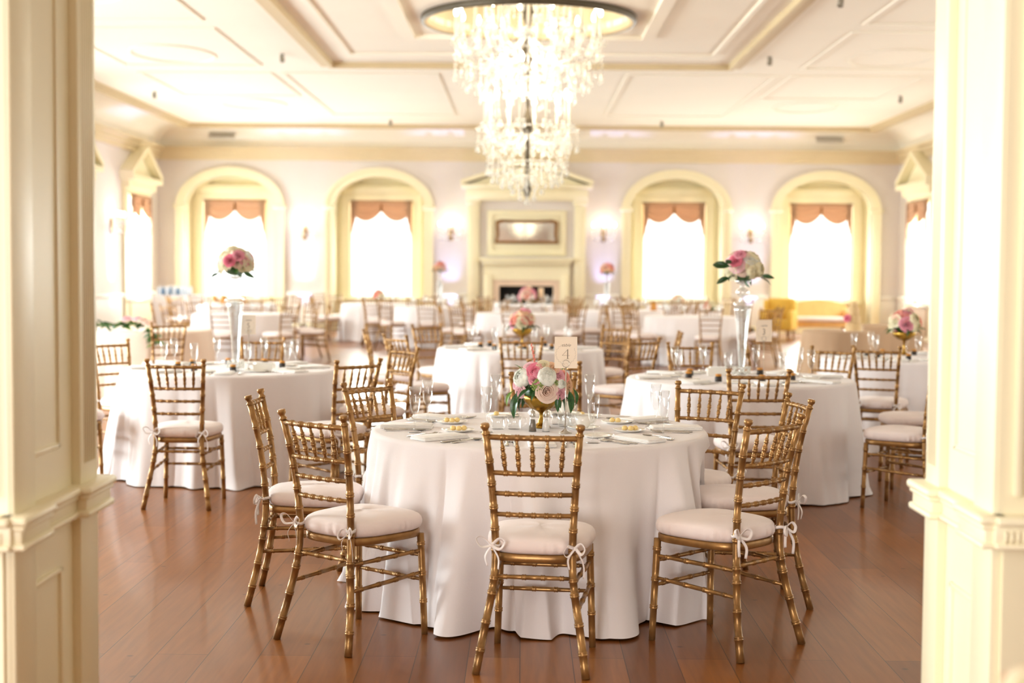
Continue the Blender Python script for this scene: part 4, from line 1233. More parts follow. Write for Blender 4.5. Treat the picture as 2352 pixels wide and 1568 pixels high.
ME = {'flute': flute_mb().mesh('champagne_flute', M['glass']), 'goblet': goblet_mb().mesh('water_goblet', M['glass']), 'plate': plate_mb().mesh('side_plate', M['china']),
      'fork': fork_mb().mesh('dinner_fork', M['silver']), 'fork2': fork_mb(0.165).mesh('salad_fork', M['silver']), 'knife': knife_mb().mesh('table_knife', M['silver']), 'spoon': spoon_mb().mesh('soup_spoon', M['silver']),
      'napkin': napkin_mb().mesh('folded_napkin', M['napkin']), 'napkin2': napkin_mb(0.11, 0.24, 4).mesh('folded_napkin', M['napkin'])}
def put(mesh, name, x, y, z, rz, label, cat, group):
    o = obj_from(ME[mesh], name, None, (x, y, z)); o.rotation_euler = (0, 0, rz)
    return tag(o, label, cat, group)

SEAT_A = {'front': -90, 'front left': -134, 'left': 180, 'back left': 142, 'back': 90, 'back right': 36, 'right': 0, 'front right': -46}
g = random.Random(21)
for nm, deg in SEAT_A.items():
    a = radians(deg); u = Vector((cos(a), sin(a))); t = Vector((-sin(a), cos(a)))
    rz = a + pi / 2          # local +y points to the table centre
    def at(r, s, jit=0.012): p = T1 + u * (r + g.uniform(-jit, jit)) + t * (s + g.uniform(-jit, jit)); return p
    p = at(0.615, 0.0); put('napkin' if len(nm) % 2 else 'napkin2', 'folded_napkin', p.x, p.y, ZT + 0.001, rz + g.uniform(-0.12, 0.12), 'white folded napkin at the %s seat of the front table' % nm, 'napkin', 'napkins on the front table')
    p = at(0.60, -0.105, 0.006); put('fork', 'dinner_fork', p.x, p.y, ZT + 0.001, rz + g.uniform(-0.1, 0.1), 'larger fork beside the napkin at the %s seat of the front table' % nm, 'fork', 'cutlery on the front table')
    p = at(0.59, -0.142, 0.006); put('fork2', 'salad_fork', p.x, p.y, ZT + 0.001, rz + g.uniform(-0.1, 0.1), 'smaller outer fork at the %s seat of the front table' % nm, 'fork', 'cutlery on the front table')
    p = at(0.60, 0.105, 0.006); put('knife', 'table_knife', p.x, p.y, ZT + 0.001, rz + g.uniform(-0.06, 0.06), 'steel knife beside the napkin at the %s seat of the front table' % nm, 'knife', 'cutlery on the front table')
    p = at(0.60, 0.145, 0.006); put('spoon', 'soup_spoon', p.x, p.y, ZT + 0.001, rz + g.uniform(-0.08, 0.08), 'steel spoon at the %s seat of the front table' % nm, 'spoon', 'cutlery on the front table')

FL = [((953, 993), 'outermost on the left'), ((982, 971), 'second from the left'), ((1117, 992), 'left of the near chair post, front one'), ((1138, 952), 'left of the flowers, rear one'),
      ((1362, 1017), 'right of the number card, front one'), ((1354, 953), 'right of the number card, rear one'), ((1506, 983), 'rear one of the right pair'), ((1524, 1003), 'front one of the right pair')]
for (px, wh) in FL:
    p = on_height(*px, ZT)
    put('flute', 'champagne_flute', p.x, p.y, ZT, 0, 'empty champagne flute on the front table, ' + wh, 'glass', 'champagne flutes on the front table')
butter_me = MB().ball((0, 0, 0.012), 0.014, 12, 8, 0.85).mesh('butter_ball', M['butter'])
PLT = [((1037, 972), 3, 'on the left, rear one'), ((1052, 991), 3, 'on the left, front one'), ((1417, 972), 2, 'on the right, rear one'), ((1446, 991), 3, 'on the right, front one'), ((1372, 1004), 0, 'by the front right flute'), ((1150, 1008), 0, 'behind the rail of the near chair'),
       ((1150, 957), 1, 'behind the two glass mugs'), ((1347, 958), 1, 'behind the white cups')]
for (px, nb, wh) in PLT:
    p = on_height(*px, ZT)
    put('plate', 'side_plate', p.x, p.y, ZT + 0.0005, 0, 'small white plate %s the front table ' % ('of butter on' if nb else 'on') + wh, 'plate', 'side plates on the front table')
    for k in range(nb):
        b = obj_from(butter_me, 'butter_ball', None, (p.x + (-0.022, 0.004, 0.026)[k] * 1.0, p.y + (0.0, -0.012, 0.008)[k], ZT + 0.0045))
        tag(b, 'pale yellow butter ball on the plate ' + wh, 'butter', 'butter balls ' + wh)
# glass mugs, cups on saucers, shakers
def mug(px, label):
    p = on_height(*px, ZT); t = thing('glass_mug', label, 'mug', (p.x, p.y, ZT), 0, 'glass mugs on the front table')
    MB().lathe([(0.002, 0.0), (0.026, 0.0), (0.030, 0.006), (0.034, 0.03), (0.033, 0.062), (0.0315, 0.062), (0.032, 0.03), (0.028, 0.008), (0.002, 0.005)], 22).build('body', M['glass'], t)
    MB().sweep(catmull([(0.032, 0, 0.052), (0.05, 0, 0.05), (0.052, 0, 0.025), (0.033, 0, 0.014)], 5), 0.0045, 8).build('handle', M['glass'], t)
for px, wh in (((1144, 985), 'left one of the pair beside the pepper'), ((1181, 985), 'right one of the pair beside the pepper'), ((1281, 974), 'left one of the group behind the number stand'), ((1297, 979), 'front one of the group behind the number stand'), ((1318, 977), 'right one of the group behind the number stand')):
    mug(px, 'clear glass mug on the front table, ' + wh)
def cup(px, label, lab2):
    p = on_height(*px, ZT)
    put('plate', 'saucer', p.x, p.y, ZT + 0.0005, 0, lab2, 'saucer', 'cups and saucers on the front table')
    t = thing('tea_cup', label, 'cup', (p.x, p.y, ZT + 0.006), 0.6, 'cups and saucers on the front table')
    MB().lathe([(0.002, 0.0), (0.022, 0.0), (0.024, 0.006), (0.036, 0.025), (0.041, 0.058), (0.039, 0.058), (0.033, 0.025), (0.02, 0.008), (0.002, 0.006)], 26).build('body', M['china'], t)
    MB().sweep(catmull([(0.039, 0, 0.048), (0.058, 0, 0.046), (0.056, 0, 0.024), (0.034, 0, 0.018)], 5), 0.004, 8).build('handle', M['china'], t)
cup((1340, 985), 'white china cup between the number stand and the near right flute', 'white saucer under the cup by the number stand')
cup((1300, 952), 'white china cup behind the flowers at the back of the front table', 'white saucer under the cup behind the flowers')
def shaker(px, mat, label):
    p = on_height(*px, ZT); t = thing('shaker', label, 'shaker', (p.x, p.y, ZT), 0, 'salt and pepper on the front table')
    MB().lathe([(0.002, 0.0), (0.0185, 0.0), (0.0195, 0.004), (0.012, 0.066), (0.010, 0.070), (0.002, 0.070)], 10).build('glass_body', M['glass'], t)
    MB().lathe([(0.002, 0.002), (0.0172, 0.003), (0.0118, 0.055), (0.002, 0.055)], 10).build('contents', M[mat], t)
    MB().lathe([(0.0122, 0.066), (0.0130, 0.072), (0.0125, 0.084), (0.009, 0.094), (0.002, 0.098)], 14).build('cap', M['silver'], t)
shaker((1223, 991), 'pepper', 'pepper shaker with a chrome cap before the gold flower bowl')
shaker((1254, 991), 'salt', 'salt shaker with a chrome cap beside the gold bowl foot')

# ---- number cards
def text_mesh(s, size, name, mat, shear=0.0, sx=1.0):
    cu = bpy.data.curves.new(name, 'FONT'); cu.body = s; cu.size = size; cu.align_x = 'CENTER'; cu.align_y = 'CENTER'; cu.extrude = 0.0002; cu.shear = shear
    o = bpy.data.objects.new(name, cu); COL.objects.link(o)
    dg = bpy.context.evaluated_depsgraph_get()
    me = bpy.data.meshes.new_from_object(o.evaluated_get(dg))
    bpy.data.objects.remove(o); bpy.data.curves.remove(cu)
    me.name = name; me.materials.clear(); me.materials.append(mat)
    for v in me.vertices: v.co.x *= sx
    return me
def number_card(px_base, z_card, w, h, num, lab_card, lab_stand, rz=0.0):
    p = on_height(*px_base, ZT)
    st = thing('card_stand', lab_stand, 'stand', (p.x, p.y, ZT), rz, 'table number stands')
    MB().lathe([(0.002, 0.0), (0.032, 0.0), (0.032, 0.003), (0.014, 0.010), (0.005, 0.020), (0.002, 0.022)], 24).build('base', M['silver'], st)
    zr = z_card - h / 2 - ZT
    MB().sweep([(0, 0, 0.01), (0.001, 0, zr + 0.005)], 0.0026, 8).build('rod', M['silver'], st)
    rg = [(0.016 * cos(a), -0.0035, zr + 0.021 + 0.016 * sin(a)) for a in [2 * pi * i / 28 for i in range(28)]]
    rg2 = [(0.016 * cos(a), 0.0035, zr + 0.021 + 0.016 * sin(a)) for a in [2 * pi * i / 28 for i in range(28)]]
    MB().sweep(rg, 0.0012, 6, closed=True).sweep(rg2, 0.0012, 6, closed=True).build('clip_ring', M['silver'], st)
    cd = thing('table_number_card', lab_card, 'card', (p.x, p.y, z_card), rz, 'table number cards')
    MB().box(-w / 2, w / 2, -0.0006, 0.0006, -h / 2, h / 2).build('card', M['card'], cd)
    Rx = Matrix.Rotation(pi / 2, 4, 'X')
    if num == '4':
        n4 = MB(); hh = h * 0.30; z0 = -h * 0.20
        n4.box(0.006, 0.0105, -0.0012, -0.0005, z0, z0 + hh)
        n4.sweep([(0.0085, -0.0008, z0 + hh), (-0.016, -0.0008, z0 + hh * 0.36)], 0.0007, 4)
        n4.sweep([(-0.0165, -0.0008, z0 + hh * 0.36), (0.017, -0.0008, z0 + hh * 0.36)], 0.0006, 4)
        n4.sweep([(0.002, -0.0008, z0), (0.015, -0.0008, z0)], 0.0006, 4)
        n4.build('numeral', M['ink'], cd)
    for s, size, z, sh, nm, sx in (('table', h * 0.13, h * 0.23, 0.45, 'lettering', 1.15), (num, h * 0.40, -h * 0.06, 0.0, 'numeral', 0.8)):
        if s == '4': continue
        me = text_mesh(s, size, nm, M['ink'], sh, sx); me.transform(Rx)
        obj_from(me, nm, cd, (0, -0.0008, z))
    wr = MB()
    for k in range(34):
        a = radians(118 + k * 304 / 33) + pi
        a = radians(-62 + 0) + k * radians(304) / 33 + radians(150)
        r = h * 0.31
        c = Vector((r * cos(a), -0.0008, r * sin(a) - h * 0.05))
        d = Vector((-sin(a), 0, cos(a)))
        q = Vector((cos(a), 0, sin(a))) * (0.0014 if k % 2 else -0.0014)
        wr.sweep([c - d * 0.003, c + q * 0.7, c + d * 0.003 + q * 1.6], [0.0002, 0.0005, 0.0002], 4)
    wr.build('wreath', M['ink'], cd)
number_card((1298, 995), 1.120, 0.101, 0.141, '4', 'ivory table number card reading 4 beside the front flowers', 'slim steel card stand on the front table')
number_card((571, 850), 1.082, 0.102, 0.138, '5', 'ivory table number card reading 5 by the left tall vase', 'slim steel card stand on the left table')
number_card((1753, 868), 1.082, 0.110, 0.150, '3', 'ivory table number card by the right tall vase', 'slim steel card stand on the right table', 0.1)

# ================================================================== flowers
def petal(mb, a0, hw, prof, tilt=0.0, nu=5):
    """one petal: PROF = [(radius, height)] from base to lip, centred on angle a0, half width hw"""
    vs_ = []; m = len(prof)
    for j, (r, z) in enumerate(prof):
        v = j / (m - 1)
        for i in range(nu):
            u = -1 + 2 * i / (nu - 1)
            w = hw * (0.55 + 0.45 * sin(pi * min(1, 0.25 + v * 0.6)))
            a = a0 + w * u
            rr = r * (1 + 0.05 * u * u * v) + tilt * u * 0.05
            zz = z - 0.16 * u * u * v * v
            vs_.append((rr * cos(a), rr * sin(a), zz))
    fs = [(j * nu + i, j * nu + i + 1, (j + 1) * nu + i + 1, (j + 1) * nu + i) for j in range(m - 1) for i in range(nu - 1)]
    mb.add(vs_, fs, True)
def rose_mb(seed=1, layers=7):
    g = random.Random(seed); mb = MB()
    mb.lathe([(0.05, -0.3), (0.12, 0.1), (0.10, 0.36), (0.03, 0.40)], 8)
    for l in range(layers):
        t = l / (layers - 1)
        n = 3 + int(round(2.2 * t))
        r1 = 0.12 + 0.80 * t ** 1.05
        top = 0.50 - 0.34 * t
        a0 = g.uniform(0, 6.28)
        for k in range(n):
            q = g.uniform(0.93, 1.06)
            prof = [(0.10 + 0.18 * t, -0.45), (r1 * 0.72, -0.22), (r1 * 0.92 * q, 0.02), (r1 * 0.97 * q, top * 0.7), (r1 * (1.02 + 0.10 * t) * q, top), (r1 * (1.08 + 0.16 * t) * q, top - 0.05 * t)]
            petal(mb, a0 + 2 * pi * k / n + g.uniform(-0.1, 0.1), pi / n * 1.32, prof, g.uniform(-1, 1))
    return mb
def ranunculus_mb(seed=2, layers=8):
    g = random.Random(seed); mb = MB()
    mb.ball((0, 0, 0.15), 0.32, 10, 6)
    for l in range(layers):
        t = l / (layers - 1)
        R = 0.38 + 0.60 * t; n = 4 + int(3 * t); a0 = g.uniform(0, 6.28)
        for k in range(n):
            prof = []
            p1 = radians(14 + 34 * t + g.uniform(-4, 4))
            for j in range(6):
                ph = radians(140) * (1 - j / 5) + p1 * j / 5
                prof.append((R * sin(ph) * 1.02, R * cos(ph) * 0.85))
            petal(mb, a0 + 2 * pi * k / n, pi / n * 1.4, prof, g.uniform(-1, 1))
    return mb
def sedum_mb(seed=3):
    g = random.Random(seed); mb = MB()
    for i in range(46):
        a, q = g.uniform(0, 6.28), sqrt(g.random())
        mb.ball((q * cos(a), q * sin(a), 0.5 * (1 - q * q) + g.uniform(-0.1, 0.1)), 0.15, 6, 4)
    mb.sweep([(0, 0, -0.8), (0, 0, 0.3)], 0.08, 5)
    return mb
def leaf_mb(bend=0.5, wid=0.2):
    mb = MB(); n, m = 9, 5; vs_ = []
    for i in range(n):
        s = i / (n - 1)
        ang = bend * s
        x = sin(bend * s) / max(bend, 1e-3) if bend else s
        z = -(1 - cos(bend * s)) / max(bend, 1e-3) if bend else 0
        w = wid * sin(pi * min(1, s * 0.95 + 0.03)) ** 0.8 * (1 - 0.35 * s)
        for j in range(m):
            u = -1 + 2 * j / (m - 1)
            vs_.append((x, w * u, z + 0.08 * abs(u) * w / wid))
    fs = [(i * m + j, i * m + j + 1, (i + 1) * m + j + 1, (i + 1) * m + j) for i in range(n - 1) for j in range(m - 1)]
    mb.add(vs_, fs, True)
    mb.sweep([(-0.12, 0, 0.0), (0.05, 0, 0.0), (sin(bend * 0.6) / bend, 0, -(1 - cos(bend * 0.6)) / bend - 0.012)], [0.018, 0.02, 0.008], 5)
    return mb
SHAPES = {'rose': [rose_mb(1), rose_mb(7)], 'ran': [ranunculus_mb(2), ranunculus_mb(5)], 'sed': [sedum_mb()], 'leaf': [leaf_mb(0.6, 0.2), leaf_mb(1.2, 0.17)]}
FC = {}
def fmesh(kind, color, var=0):
    k = (kind, color, var % len(SHAPES[kind]))
    if k not in FC:
        nm = {'rose': 'rose', 'ran': 'ranunculus', 'sed': 'sedum', 'leaf': 'leaf'}[kind]
        mt = M['filler'] if kind == 'sed' else (M[color] if kind == 'leaf' else M['p_' + color])
        FC[k] = SHAPES[kind][k[2]].mesh(nm, mt)
    return FC[k]
NICE = {'rose': 'rose', 'ran': 'ranunculus', 'sed': 'sedum', 'leaf': 'leaf'}
def flower(parent, kind, color, loc, axis, size, var=0, spin=0.0):
    o = obj_from(fmesh(kind, color, var), NICE[kind], parent)
    q = Vector(axis).normalized().to_track_quat('Z', 'Y')
    o.matrix_local = Matrix.Translation(loc) @ q.to_matrix().to_4x4() @ Matrix.Rotation(spin, 4, 'Z') @ Matrix.Scale(size, 4)
    return o
def leaf(parent, loc, direction, size, var=0, mat='leaf', roll=0.0):
    o = obj_from(fmesh('leaf', mat, var), 'leaf', parent)
    d = Vector(direction).normalized()
    side_ = Vector((0, 0, 1)).cross(d)
    side_ = side_.normalized() if side_.length > 1e-3 else Vector((0, 1, 0))
    up = d.cross(side_)
    m = Matrix((d, side_, up)).transposed().to_4x4()
    o.matrix_local = Matrix.Translation(loc) @ m @ Matrix.Rotation(roll, 4, 'X') @ Matrix.Scale(size, 4)
    return o
def random_dome(t, c, R, n, palette, size, seed, low=-0.25, skip=None, kinds=('rose', 'rose', 'ran')):
    g = random.Random(seed)
    for i in range(n):
        z = 1 - (1 - low) * (i + 0.5) / n
        a = i * 2.39996 + g.uniform(-0.2, 0.2)
        d = Vector((sqrt(1 - z * z) * cos(a), sqrt(1 - z * z) * sin(a), z))
        if skip and skip(d): continue
        flower(t, g.choice(kinds), g.choice(palette), Vector(c) + d * R, d, size * g.uniform(0.8, 1.15), i, g.uniform(0, 6))
def foam(t, c, R):
    MB().ball(c, R, 14, 8, 0.8).build('moss_core', M['leaf'], t)

def gold_bowl(x, y, label, tall=0.0, k=1.0):
    def fold(r, a, i): return r * (1 + (0.035 * sin(12 * a + 0.25 * i) if i < 12 and r > 0.03 else 0))
    p = [(0.002, 0.0), (0.040, 0.0), (0.043, 0.006), (0.034, 0.014), (0.014, 0.024), (0.017, 0.034), (0.009, 0.044), (0.0075, 0.060 + tall * 0.5), (0.010, 0.070 + tall), (0.022, 0.078 + tall), (0.055, 0.095 + tall), (0.080, 0.125 + tall), (0.087, 0.152 + tall), (0.084, 0.153 + tall), (0.076, 0.126 + tall), (0.05, 0.100 + tall), (0.002, 0.092 + tall)]
    o = MB().lathe([(r * k, z) for r, z in p], 56, fold=fold).build('footed_bowl', M['brass'], None, (x, y, ZT))
    return tag(o, label, 'bowl', 'gold footed bowls')

# front arrangement, flower by flower
bp = on_height(1243, 982, ZT)
gold_bowl(bp.x, bp.y, 'antique gold footed bowl holding the flowers of the front table')
fc = Vector((bp.x + 0.006, bp.y, 0.955))
ar = thing('flower_arrangement', 'domed arrangement of pink, blush and white roses on the front table', 'flowers', fc, 0, 'flower arrangements')
foam(ar, (0, 0, -0.03), 0.085)
FRONT = [('ran', 'white', 1256, 860, 0.046), ('ran', 'white', 1194, 864, 0.046), ('rose', 'hot', 1227, 846, 0.036), ('rose', 'cream', 1247, 834, 0.030), ('rose', 'peach', 1270, 840, 0.030), ('rose', 'mauve', 1285, 858, 0.030),
         ('rose', 'coral', 1300, 862, 0.026), ('rose', 'pink', 1226, 866, 0.028), ('rose', 'blush', 1258, 896, 0.047), ('rose', 'light', 1191, 897, 0.032), ('rose', 'mauve', 1289, 902, 0.028), ('rose', 'peach', 1309, 884, 0.038),
         ('ran', 'white', 1290, 879, 0.023), ('sed', 'x', 1233, 880, 0.030), ('sed', 'x', 1277, 876, 0.014), ('rose', 'light', 1179, 884, 0.022), ('rose', 'light', 1213, 838, 0.024), ('rose', 'pink', 1236, 854, 0.024)]
PXM = 3267.0 / bp.y
for i, (kd, co, px, py, s) in enumerate(FRONT):
    w = on_depth(px, py, bp.y - 0.05)
    dx, dz = (w.x - fc.x), (w.z - fc.z)
    rr = 0.135
    dy = -sqrt(max(0.0004, rr * rr - dx * dx - dz * dz))
    v = Vector((dx, dy * 0.95, dz))
    ax = Vector((dx * 0.8, -0.085 if kd == 'rose' and co == 'blush' else dy * 0.8 - 0.02, dz * 0.8 + 0.012))
    flower(ar, kd, co, v - ax.normalized() * s * 0.35, ax, s, i, i * 1.3)
random_dome(ar, (0, 0, -0.02), 0.110, 26, ['pink', 'light', 'white', 'blush', 'peach', 'cream'], 0.036, 4, -0.2, lambda d: d.y < 0.12)
for (px, py, dx, dz, s, mt, var) in ((1186, 905, -0.25, -1, 0.115, 'leaf', 0), (1176, 900, -0.7, -0.7, 0.075, 'leaf2', 1), (1216, 893, -0.7, -0.35, 0.075, 'leaf', 0), (1283, 905, -0.1, -1, 0.085, 'leaf', 0), (1308, 900, 0.2, -1, 0.10, 'leaf', 0),
                             (1318, 895, 0.45, -0.8, 0.08, 'leaf', 1), (1234, 894, -0.5, -0.6, 0.06, 'leaf', 0), (1292, 848, 0.3, 0.6, 0.05, 'leaf2', 0), (1198, 848, -0.5, 0.6, 0.045, 'leaf2', 0), (1245, 905, 0.2, -0.8, 0.05, 'leaf2', 1)):
    w = on_depth(px, py, bp.y - 0.10)
    leaf(ar, (w.x - fc.x, -0.085, w.z - fc.z), (dx, -0.35, dz), s, var, mt, 0.5 * dx)
for k in range(8):
    a = radians(20 + 18 * k)
    leaf(ar, (0.1 * cos(a), 0.1 * sin(a), -0.05), (cos(a), sin(a), -0.7), 0.09, k, 'leaf')
sp_ = MB()
for i in range(16):
    z = 0.10 + i * 0.006
    sp_.ball((-0.035 - 0.02 * i / 16 + 0.003 * sin(i * 2.1), -0.03 + 0.003 * cos(i * 2.1), z), 0.0042, 6, 4)
sp_.sweep([(-0.035, -0.03, 0.06), (-0.056, -0.03, 0.196)], 0.0015, 5).build('blossom_spike', M['p_coral'], ar)

def arrangement(c, R, n, pal, size, seed, label, nleaf=7, lsize=0.13, low=-0.2, lmat='leaf'):
    t = thing('flower_arrangement', label, 'flowers', c, 0, 'flower arrangements')
    foam(t, (0, 0, 0), R * 0.86)
    random_dome(t, (0, 0, 0), R, n, pal, size, seed, low)
    g = random.Random(seed + 50)
    for k in range(nleaf):
        a = 2 * pi * k / nleaf + g.uniform(-0.3, 0.3)
        leaf(t, (R * 0.9 * cos(a), R * 0.9 * sin(a), -R * 0.3), (cos(a), sin(a), g.uniform(-0.5, 0.25)), lsize * g.uniform(0.7, 1.1), k, lmat, g.uniform(-0.5, 0.5))
    return t
# tall vases
def tall_vase(x, y, label, k=1.0):
    t = thing('trumpet_vase', label, 'vase', (x, y, ZT), 0, 'tall crystal trumpet vases')
    MB().lathe([(0.002, 0.0), (0.055, 0.0), (0.055, 0.012), (0.035, 0.02), (0.018, 0.03), (0.018, 0.06), (0.024, 0.10), (0.034, 0.25), (0.046, 0.38), (0.056, 0.46), (0.058, 0.49), (0.054, 0.49), (0.042, 0.38), (0.030, 0.25), (0.014, 0.08), (0.002, 0.07)], 28).build('trumpet', M['vase'], t)
    MB().rbox(-0.06, 0.06, -0.06, 0.06, 0.488, 0.516, 0.008, 2).build('collar', M['vase'], t)
    MB().lathe([(0.002, 0.514), (0.030, 0.516), (0.020, 0.535), (0.018, 0.55), (0.036, 0.565), (0.047, 0.585), (0.036, 0.605), (0.018, 0.62), (0.018, 0.635), (0.045, 0.65), (0.056, 0.672), (0.053, 0.672), (0.002, 0.645)], 28).build('holder', M['vase'], t)
    gcr = random.Random(3); mb = MB()
    for i in range(18):
        a = 2 * pi * i / 18
        mb.ball((0.055 * cos(a), 0.055 * sin(a), 0.03 + 0.018 * (i % 3)), 0.013, 6, 4)
    mb.s = [False] * len(mb.s)
    mb.build('crystal_beads', M['crystal'], t)
    return t
v2 = on_height(541, 852, ZT); v4 = on_height(1703, 866, ZT)
tall_vase(v2.x, v2.y, 'tall crystal trumpet vase on the left table')
tall_vase(v4.x, v4.y, 'tall crystal trumpet vase on the right table')
t = arrangement((v2.x, v2.y, 1.505), 0.108, 34, ['cream', 'light', 'blush', 'cream', 'cream', 'white', 'blush', 'pink'], 0.045, 31, 'pink and cream rose dome on the left tall vase', 5, 0.10, -0.15)
flower(t, 'rose', 'hot', (-0.015, -0.128, 0.03), (-0.1, -1, 0.3), 0.040); flower(t, 'rose', 'pink', (0.045, -0.115, 0.065), (0.3, -1, 0.5), 0.036)
for dx, dz, s in ((0.11, -0.05, 0.09), (0.05, -0.05, 0.06), (-0.02, -0.03, 0.06), (-0.12, -0.06, 0.06)): leaf(t, (dx * 0.8, -0.13, dz), (dx * 7, -0.45, -0.35), s, 0, 'leaf', 1.2)
t = arrangement((v4.x, v4.y, 1.49), 0.115, 34, ['cream', 'white', 'blush', 'light', 'white', 'cream', 'blush', 'cream'], 0.047, 37, 'pink and cream rose dome on the right tall vase', 5, 0.11, -0.15)
flower(t, 'rose', 'hot', (-0.07, -0.11, 0.07), (-0.4, -1, 0.5), 0.042); flower(t, 'rose', 'pink', (-0.04, -0.10, 0.11), (-0.2, -0.7, 0.8), 0.038)
for dx, dz, s in ((-0.13, 0.03, 0.16), (-0.13, -0.05, 0.13), (0.0, -0.06, 0.08), (0.13, -0.03, 0.09), (-0.10, 0.05, 0.09)): leaf(t, (dx * 0.85, -0.11, dz), (dx * 6, -0.3, dz * 4), s, 0, 'leaf', 1.3)
# low bowls on the middle and far right tables
gold_bowl(T3.x + 0.02, T3.y, 'gold footed bowl of pink flowers on the middle table', 0.03, 1.15)
arrangement((T3.x + 0.02, T3.y, ZT + 0.24), 0.10, 18, ['coral', 'pink', 'peach', 'blush', 'cream'], 0.05, 43, 'pink and peach flowers in the gold bowl of the middle table', 7, 0.11)
b5 = on_height(2076, 815, ZT)
gold_bowl(b5.x, b5.y, 'gold footed bowl of pink flowers on the far right table', 0.05, 1.2)
arrangement((b5.x, b5.y, ZT + 0.27), 0.115, 20, ['pink', 'coral', 'cream', 'light', 'cream', 'hot'], 0.055, 47, 'pink and cream flowers beside the right pilaster', 7, 0.11)

# leafy garland over the edge of the left back table
gl = thing('leaf_garland', 'green leaf garland with blush roses over the edge of the left back table', 'garland', (T6.x, T6.y, 0))
gg = random.Random(8); path = []
p0 = on_depth(318, 741, T6.y - 0.55); p1 = on_depth(362, 735, T6.y - 0.35); p2 = on_depth(384, 739, T6.y - 0.60)
pth = catmull([(-0.45, -0.55, ZT + 0.06), (-0.1, -0.62, ZT + 0.08), (0.18, -0.72, ZT + 0.08), (0.34, -0.84, ZT + 0.0), (0.40, -0.93, ZT - 0.13)], 6)
MB().sweep(pth, 0.012, 6).build('vine', M['stem'], gl)
for i, p in enumerate(pth):
    for k in range(3):
        a = gg.uniform(0, 6.28)
        leaf(gl, p, (cos(a), sin(a) * 0.6 - 0.3, gg.uniform(-0.3, 0.7)), gg.uniform(0.10, 0.16), i + k, 'leaf' if gg.random() < 0.6 else 'leaf2', gg.uniform(-1, 1))
for i in (8, 11, 13, 15, 17): flower(gl, 'rose', gg.choice(['coral', 'blush', 'light']), pth[i] + Vector((0, -0.03, 0.06)), (0, -0.5, 1), 0.055, i)

# ================================================================== other settings
def jar_mb(): return MB().lathe([(0.002, 0), (0.022, 0), (0.024, 0.004), (0.024, 0.03), (0.018, 0.036), (0.002, 0.036)], 12)
jar_body = jar_mb().mesh('body', M['dark']); jar_lid = MB().lathe([(0.002, 0.036), (0.021, 0.036), (0.021, 0.050), (0.002, 0.051)], 12).mesh('lid', M['amber'])
def favor(x, y, label, grp):
    t = thing('favor_jar', label, 'jar', (x, y, ZT), 0, grp)
    obj_from(jar_body, 'body', t); obj_from(jar_lid, 'lid', t)
def lay(c, desc, seed, deg0=0, with_plates=True):
    g = random.Random(seed)
    for k in range(8):
        a = radians(45 * k + deg0); u = Vector((cos(a), sin(a))); tt = Vector((-sin(a), cos(a))); rz = a + pi / 2
        pos = POSN[k]
        q = c + u * 0.46 + tt * (0.13 + g.uniform(-0.03, 0.03)); put('flute', 'champagne_flute', q.x, q.y, ZT, 0, 'champagne flute at the %s of the %s' % (pos, desc), 'glass', 'champagne flutes on the ' + desc)
        if with_plates:
            q = c + u * 0.60; put('napkin', 'folded_napkin', q.x, q.y, ZT + 0.001, rz + g.uniform(-0.1, 0.1), 'white folded napkin at the %s of the %s' % (pos, desc), 'napkin', 'napkins on the ' + desc)
            q = c + u * 0.44 - tt * 0.14; put('plate', 'side_plate', q.x, q.y, ZT + 0.0005, 0, 'small white plate at the %s of the %s' % (pos, desc), 'plate', 'side plates on the ' + desc)
            q = c + u * 0.585 + tt * 0.10; put('knife', 'table_knife', q.x, q.y, ZT + 0.001, rz, 'steel knife at the %s of the %s' % (pos, desc), 'knife', 'cutlery on the ' + desc)
            q = c + u * 0.585 - tt * 0.10; put('fork', 'dinner_fork', q.x, q.y, ZT + 0.001, rz, 'steel fork at the %s of the %s' % (pos, desc), 'fork', 'cutlery on the ' + desc)
            q = c + u * 0.37 + tt * 0.04; favor(q.x, q.y, 'dark favor jar with an amber lid at the %s of the %s' % (pos, desc), 'favor jars on the ' + desc)
        else:
            q = c + u * 0.42 + tt * 0.05; put('goblet', 'water_goblet', q.x, q.y, ZT, 0, 'water goblet at the %s of the %s' % (pos, desc), 'glass', 'water goblets on the ' + desc)
lay(T2, 'left table', 1, 8); lay(T3, 'middle table', 2, 0); lay(T4, 'right table', 3, 8); lay(T5, 'far right table', 4, 20)
for i, (c, d) in enumerate(FT): lay(c, d, 60 + i, 10 * i, False)
def caddy(x, y, label):
    t = thing('sugar_caddy', label, 'caddy', (x, y, ZT), 0, 'white sugar caddies')
    MB().plate([[(-0.07, -0.05), (0.07, -0.05), (0.07, 0.05), (-0.07, 0.05)], [(-0.062, -0.042), (-0.062, 0.042), (0.062, 0.042), (0.062, -0.042)]], 0.0, 0.055, 'z').box(-0.066, 0.066, -0.046, 0.046, 0.0, 0.006).build('bowl', M['china'], t)
    mb = MB()
    for i in range(8): mb.rbox(-0.056 + i * 0.0145, -0.046 + i * 0.0145, -0.035, 0.035, 0.007, 0.062, 0.002, 1)
    mb.build('packets', M['napkin'], t)
p = on_height(1648, 862, ZT); caddy(p.x, p.y, 'white china sugar caddy on the right table')
p = on_height(607, 852, ZT); caddy(p.x, p.y, 'white china sugar caddy on the left table')

